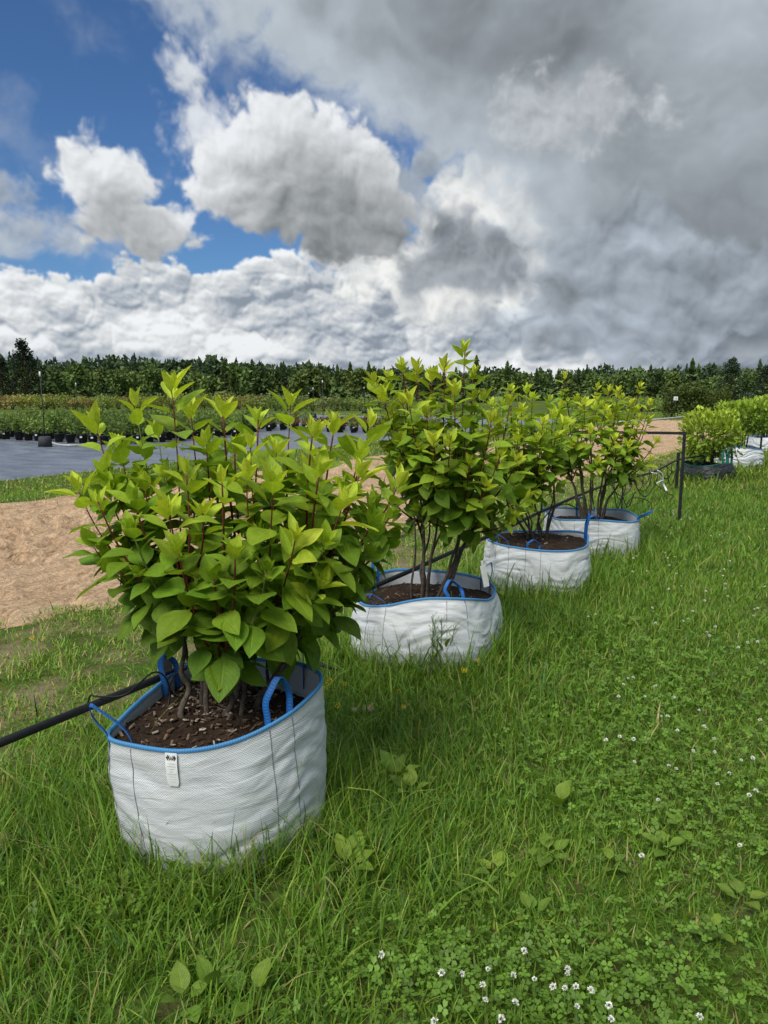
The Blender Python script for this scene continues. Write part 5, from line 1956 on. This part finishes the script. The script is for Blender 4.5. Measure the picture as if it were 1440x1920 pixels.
# ------------------------------------------------------------------ flowers and weeds in the lawn
SR = np.random.RandomState(55)
def clover_flower_mesh(seed):
    rg = np.random.RandomState(seed)
    n = 46
    d = unit(rg, n)
    d[:, 2] = np.abs(d[:, 2]) * 1.15 - 0.25
    d /= np.linalg.norm(d, axis=1, keepdims=True)
    c = d * 0.35
    v, f, t = kites(c, d * rg.uniform(.85, 1.1, (n, 1)), np.full(n, .20), unit(rg, n), np.tile((1., 1, 1), (n, 1)))
    return mesh_np('petals', v, f, M['petal'], smooth=False)
CF = [clover_flower_mesh(k) for k in range(4)]
sk = MB(); sk.tube([(0, 0, -1.0), (0.03, 0.02, -.5), (0, 0, 0)], [.03, .03, .025], 5)
CSTALK = sk.mesh('stalk', M['flower_stalk'])
CFP = [(715, 1790), (828, 1824), (866, 1826), (915, 1817), (905, 1846), (963, 1828), (983, 1783), (1002, 1836), (1037, 1850), (1059, 1853), (1064, 1817), (1064, 1826), (1080, 1850), (1108, 1856), (1082, 1887), (1142, 1885),
       (1146, 1911), (910, 1874), (966, 1880), (940, 1910), (815, 1915), (1312, 1906), (1203, 1604), (1387, 1585), (1254, 1436), (1268, 1441), (1190, 1428), (1169, 1283), (1178, 1272), (1187, 1270), (1160, 1306), (1229, 1286), (1209, 1306),
       (1264, 1307), (1311, 1332), (1240, 1343), (1252, 1343), (1320, 1362), (1270, 1370), (1339, 1385), (1340, 1410), (1300, 1408), (1390, 1425), (1412, 1422), (1411, 1420), (1368, 1450), (1345, 1470), (1405, 1491), (1417, 1483), (1234, 1500),
       (1136, 1388), (1162, 1381), (1188, 1386), (1425, 1350), (1325, 1185), (1341, 1175), (1330, 1192), (1402, 1205), (1384, 1214), (1103, 1156), (1117, 1152), (1223, 1140), (1420, 1203), (1290, 1160)]
lawn_r = np.random.RandomState(3)
for _k in range(46):                                     # small far ones along the lawn
    CFP.append((lawn_r.uniform(1180, 1440), lawn_r.uniform(935, 1180)))
for _k in range(16):
    CFP.append((lawn_r.uniform(1195, 1300), lawn_r.uniform(955, 975)))
for _k in range(14):
    CFP.append((lawn_r.uniform(10, 150), lawn_r.uniform(905, 938)))
for i, (px, py) in enumerate(CFP):
    z = SR.uniform(.07, .13) + gh(0, 0)
    p = on_ground(px, py, z)
    if bag_sd(np.array([p.x]), np.array([p.y]))[0] < 0.02:
        continue
    e = empty('clover_flower', p)
    tag(e, 'small white clover flower head standing in the lawn', 'flower', 'white clover flowers in the lawn')
    h_ = obj('flower_head', CF[i % 4], e)
    s_ = SR.uniform(.0075, .0115)
    h_.scale = (s_, s_, s_ * .95)
    h_.rotation_euler = (SR.normal() * .2, SR.normal() * .2, SR.uniform(0, 6))
    st = obj('stalk', CSTALK, e)
    st.scale = (.04, .04, z + .02)

# yellow flowers
def yf_mesh(seed):
    rg = np.random.RandomState(seed)
    n = 34
    d = unit(rg, n) * rg.uniform(.5, 1.0, (n, 1))
    v, f, t = kites(d, d + unit(rg, n) * .45, np.full(n, .16), unit(rg, n), np.tile((1., 1, 1), (n, 1)))
    return mesh_np('petals', v, f, M['yellow_petal'], smooth=False)
YF = [yf_mesh(k) for k in range(3)]
for i, (px, py, s_, lb) in enumerate(((617, 1277, .016, 'yellow flower cluster nearest to the right side of the front bag'), (610, 1290, .012, 'small yellow flower just below the cluster beside the front bag'), (646, 1281, .012, 'yellow flower head right of the cluster beside the front bag'), (633, 1322, .012, 'low yellow flower between the first and second bags'), (598, 1280, .010, 'tiny yellow flower touching the rim of the front bag'), (871, 1256, .014, 'yellow flower at the foot of the second bag'), (895, 1237, .009, 'tiny yellow flower at the lower right of the second bag'), (747, 1296, .012, 'yellow flower in the grass before the second bag'), (757, 1325, .010, 'tiny pale yellow flower in the grass before the second bag'), (60, 1195, .012, 'tiny yellow flower at the edge of the sand'))):
    p = on_ground(px, py, .25)
    e = empty('yellow_flower', p)
    tag(e, lb, 'flower')
    h_ = obj('flower_head', YF[i % 3], e); h_.scale = (s_ * 1.25, s_ * 1.25, s_)
    st = obj('stalk', CSTALK, e); st.scale = (.05, .05, .27)

# broad-leaved weeds
WEEDT = [(0.16, 0.26, 0.03), (0.20, 0.30, 0.035), (0.13, 0.22, 0.03)]
WL = []
for k in range(4):
    v, f, u_ = leaf_arrays(SR, 3)
    v = v * np.array([1.0, 1.0, 1.0])
    WL.append(mesh_np('leaf', v, f, M['weed'], np.tile(np.array(WEEDT[k % 3]), (len(v), 1)), uv=u_))
def weed(px, py, nl, L, lb, up=0.6, grp=None, width=1.0):
    p = on_ground(px, py)
    e = empty('weed', (p.x, p.y, gh(p.x, p.y)))
    tag(e, lb, 'weed', grp)
    a0 = SR.uniform(0, 6.28)
    for k in range(nl):
        a = a0 + k * 2 * math.pi / nl + SR.normal() * .25
        el_ = up + SR.normal() * .18
        dv = Vector((math.cos(a) * math.cos(el_), math.sin(a) * math.cos(el_), math.sin(el_)))
        zz_ = Vector((-math.cos(a) * math.sin(el_), -math.sin(a) * math.sin(el_), math.cos(el_)))
        xx_ = dv.cross(zz_)
        ln = L * SR.uniform(.75, 1.15)
        lo = bpy.data.objects.new('leaf', WL[SR.randint(4)])
        COL.objects.link(lo); lo.parent = e
        o_ = dv * 0.02 + Vector((0, 0, .03))
        lo.matrix_basis = Matrix(((xx_.x * ln * width, dv.x * ln, zz_.x * ln, o_.x), (xx_.y * ln * width, dv.y * ln, zz_.y * ln, o_.y), (xx_.z * ln * width, dv.z * ln, zz_.z * ln, o_.z), (0, 0, 0, 1)))
    return e
weed(1045, 1520, 2, 0.10, 'pair of broad pale green leaves standing in the open lawn', 0.95, width=1.2)
weed(655, 1650, 6, 0.11, 'broad leaved dock plant at the right foot of the nearest bag', 0.75)
weed(740, 1475, 5, 0.12, 'broad leaved weed in long grass right of the nearest bag', 0.8)
weed(770, 1500, 4, 0.10, 'second broad leaved weed beside the one right of the bag', 0.6)
weed(400, 1880, 3, 0.08, 'upright broad leaved weed near the bottom edge', 1.0)
weed(470, 1890, 3, 0.09, 'round leaved weed at the bottom edge', 0.5, width=1.2)
weed(345, 1905, 4, 0.08, 'low weed cropped by the bottom edge', 0.6)
weed(225, 1690, 9, 0.05, 'leafy green weed before the nearest bag', 0.8)
weed(265, 1640, 10, 0.055, 'bushy little weed at the front foot of the nearest bag', 0.9)
weed(325, 1650, 10, 0.06, 'tall leafy weed leaning on the front of the nearest bag', 1.0)
weed(355, 1665, 8, 0.05, 'small round leaved weed touching the front of the bag', 0.9)
weed(240, 1745, 6, 0.05, 'pale small leaved weed left of the bare patch', 0.7)
for px, py, lb in ((930, 1645, 'flat leaf rosette in the middle of the foreground lawn'), (1145, 1632, 'flat leaf rosette right of the lawn centre'), (1245, 1600, 'leafy rosette in the right half of the foreground lawn'), (1275, 1555, 'flat rosette of leaves among the clover flowers at the right'), (1150, 1480, 'low weed rosette beyond the pair of broad leaves'),
                   (1390, 1705, 'flat rosette of leaves near the right edge'), (1000, 1725, 'leaf rosette above the clover flower patch'), (1335, 1765, 'leaf rosette right of the clover flower patch'), (890, 1690, 'small rosette left of the lawn centre'), (1030, 1610, 'small rosette below the pair of broad leaves')):
    weed(px, py, 5, SR.uniform(.05, .08), lb, 0.32)
weed(860, 1200, 3, 0.09, 'broad leaf weed at the left of the fourth bag', 0.9) if False else None
weed(938, 1140, 3, 0.12, 'broad leaved weed at the right corner of the second bag', 1.0)
weed(1175, 1175, 3, 0.12, 'broad leaf lying in the grass below the fourth bag', 0.4)

# tall seeding weed before bag 2
wp = on_ground(822, 1265)
we = empty('seeding_weed', wp)
tag(we, 'tall thin seeding weed standing before the second bag', 'weed')
for k in range(6):
    x0 = (k - 2.5) * .022
    hgt = (.33, .36, .24, .34, .30, .22)[k]
    lean_ = SR.normal() * .05 - .015
    pth = [Vector((x0, 0, 0)), Vector((x0 + lean_ * .4, .005, hgt * .5)), Vector((x0 + lean_, 0, hgt))]
    q = MB(); q.tube(catmull(pth, 5), [.0022] * 11, 5)
    for j in range(9):
        t = .55 + .05 * j
        c_ = pth[0].lerp(pth[2], t)
        a = j * 2.4
        q.tube([c_, c_ + Vector((math.cos(a) * .018, math.sin(a) * .018, .018)), c_ + Vector((math.cos(a) * .024, math.sin(a) * .024, .030))], [.001, .0014, .0022], 4)
    q.build('seed_stalk', M['flower_stalk'], we)
for k in range(5):
    a = k * 1.3
    dv = Vector((math.cos(a) * .45, math.sin(a) * .45, .8)).normalized()
    zz_ = (Vector((-math.cos(a), -math.sin(a), .5)) - dv * dv.dot(Vector((-math.cos(a), -math.sin(a), .5)))).normalized()
    xx_ = dv.cross(zz_)
    lo = obj('leaf', WL[k % 4], we)
    ln = .10
    lo.matrix_basis = Matrix(((xx_.x * ln * .5, dv.x * ln, zz_.x * ln, (k - 2) * .02), (xx_.y * ln * .5, dv.y * ln, zz_.y * ln, 0), (xx_.z * ln * .5, dv.z * ln, zz_.z * ln, .08 + .02 * k), (0, 0, 0, 1)))
# clods
for px, py, s_, lb in ((-8, 1582, .055, 'pale stone lying in the grass at the left edge'), (690, 1330, .035, 'tan dry clod in the grass between the first two bags'), (665, 1332, .022, 'small tan clod beside the larger one between the bags')):
    p = on_ground(px, py, .03)
    q = MB()
    bm_ = bmesh.new(); bmesh.ops.create_icosphere(bm_, subdivisions=2, radius=1.0)
    vs_ = [Vector((v.co.x * (1 + .2 * math.sin(v.co.y * 4 + px)), v.co.y * (1 + .2 * math.sin(v.co.z * 5)), v.co.z * .55 * (1 + .2 * math.sin(v.co.x * 6)))) * s_ for v in bm_.verts]
    q.add(vs_, [tuple(v.index for v in f.verts) for f in bm_.faces]); bm_.free()
    tag(q.build('stone', M['dry'], None, True, p), lb, 'stone')
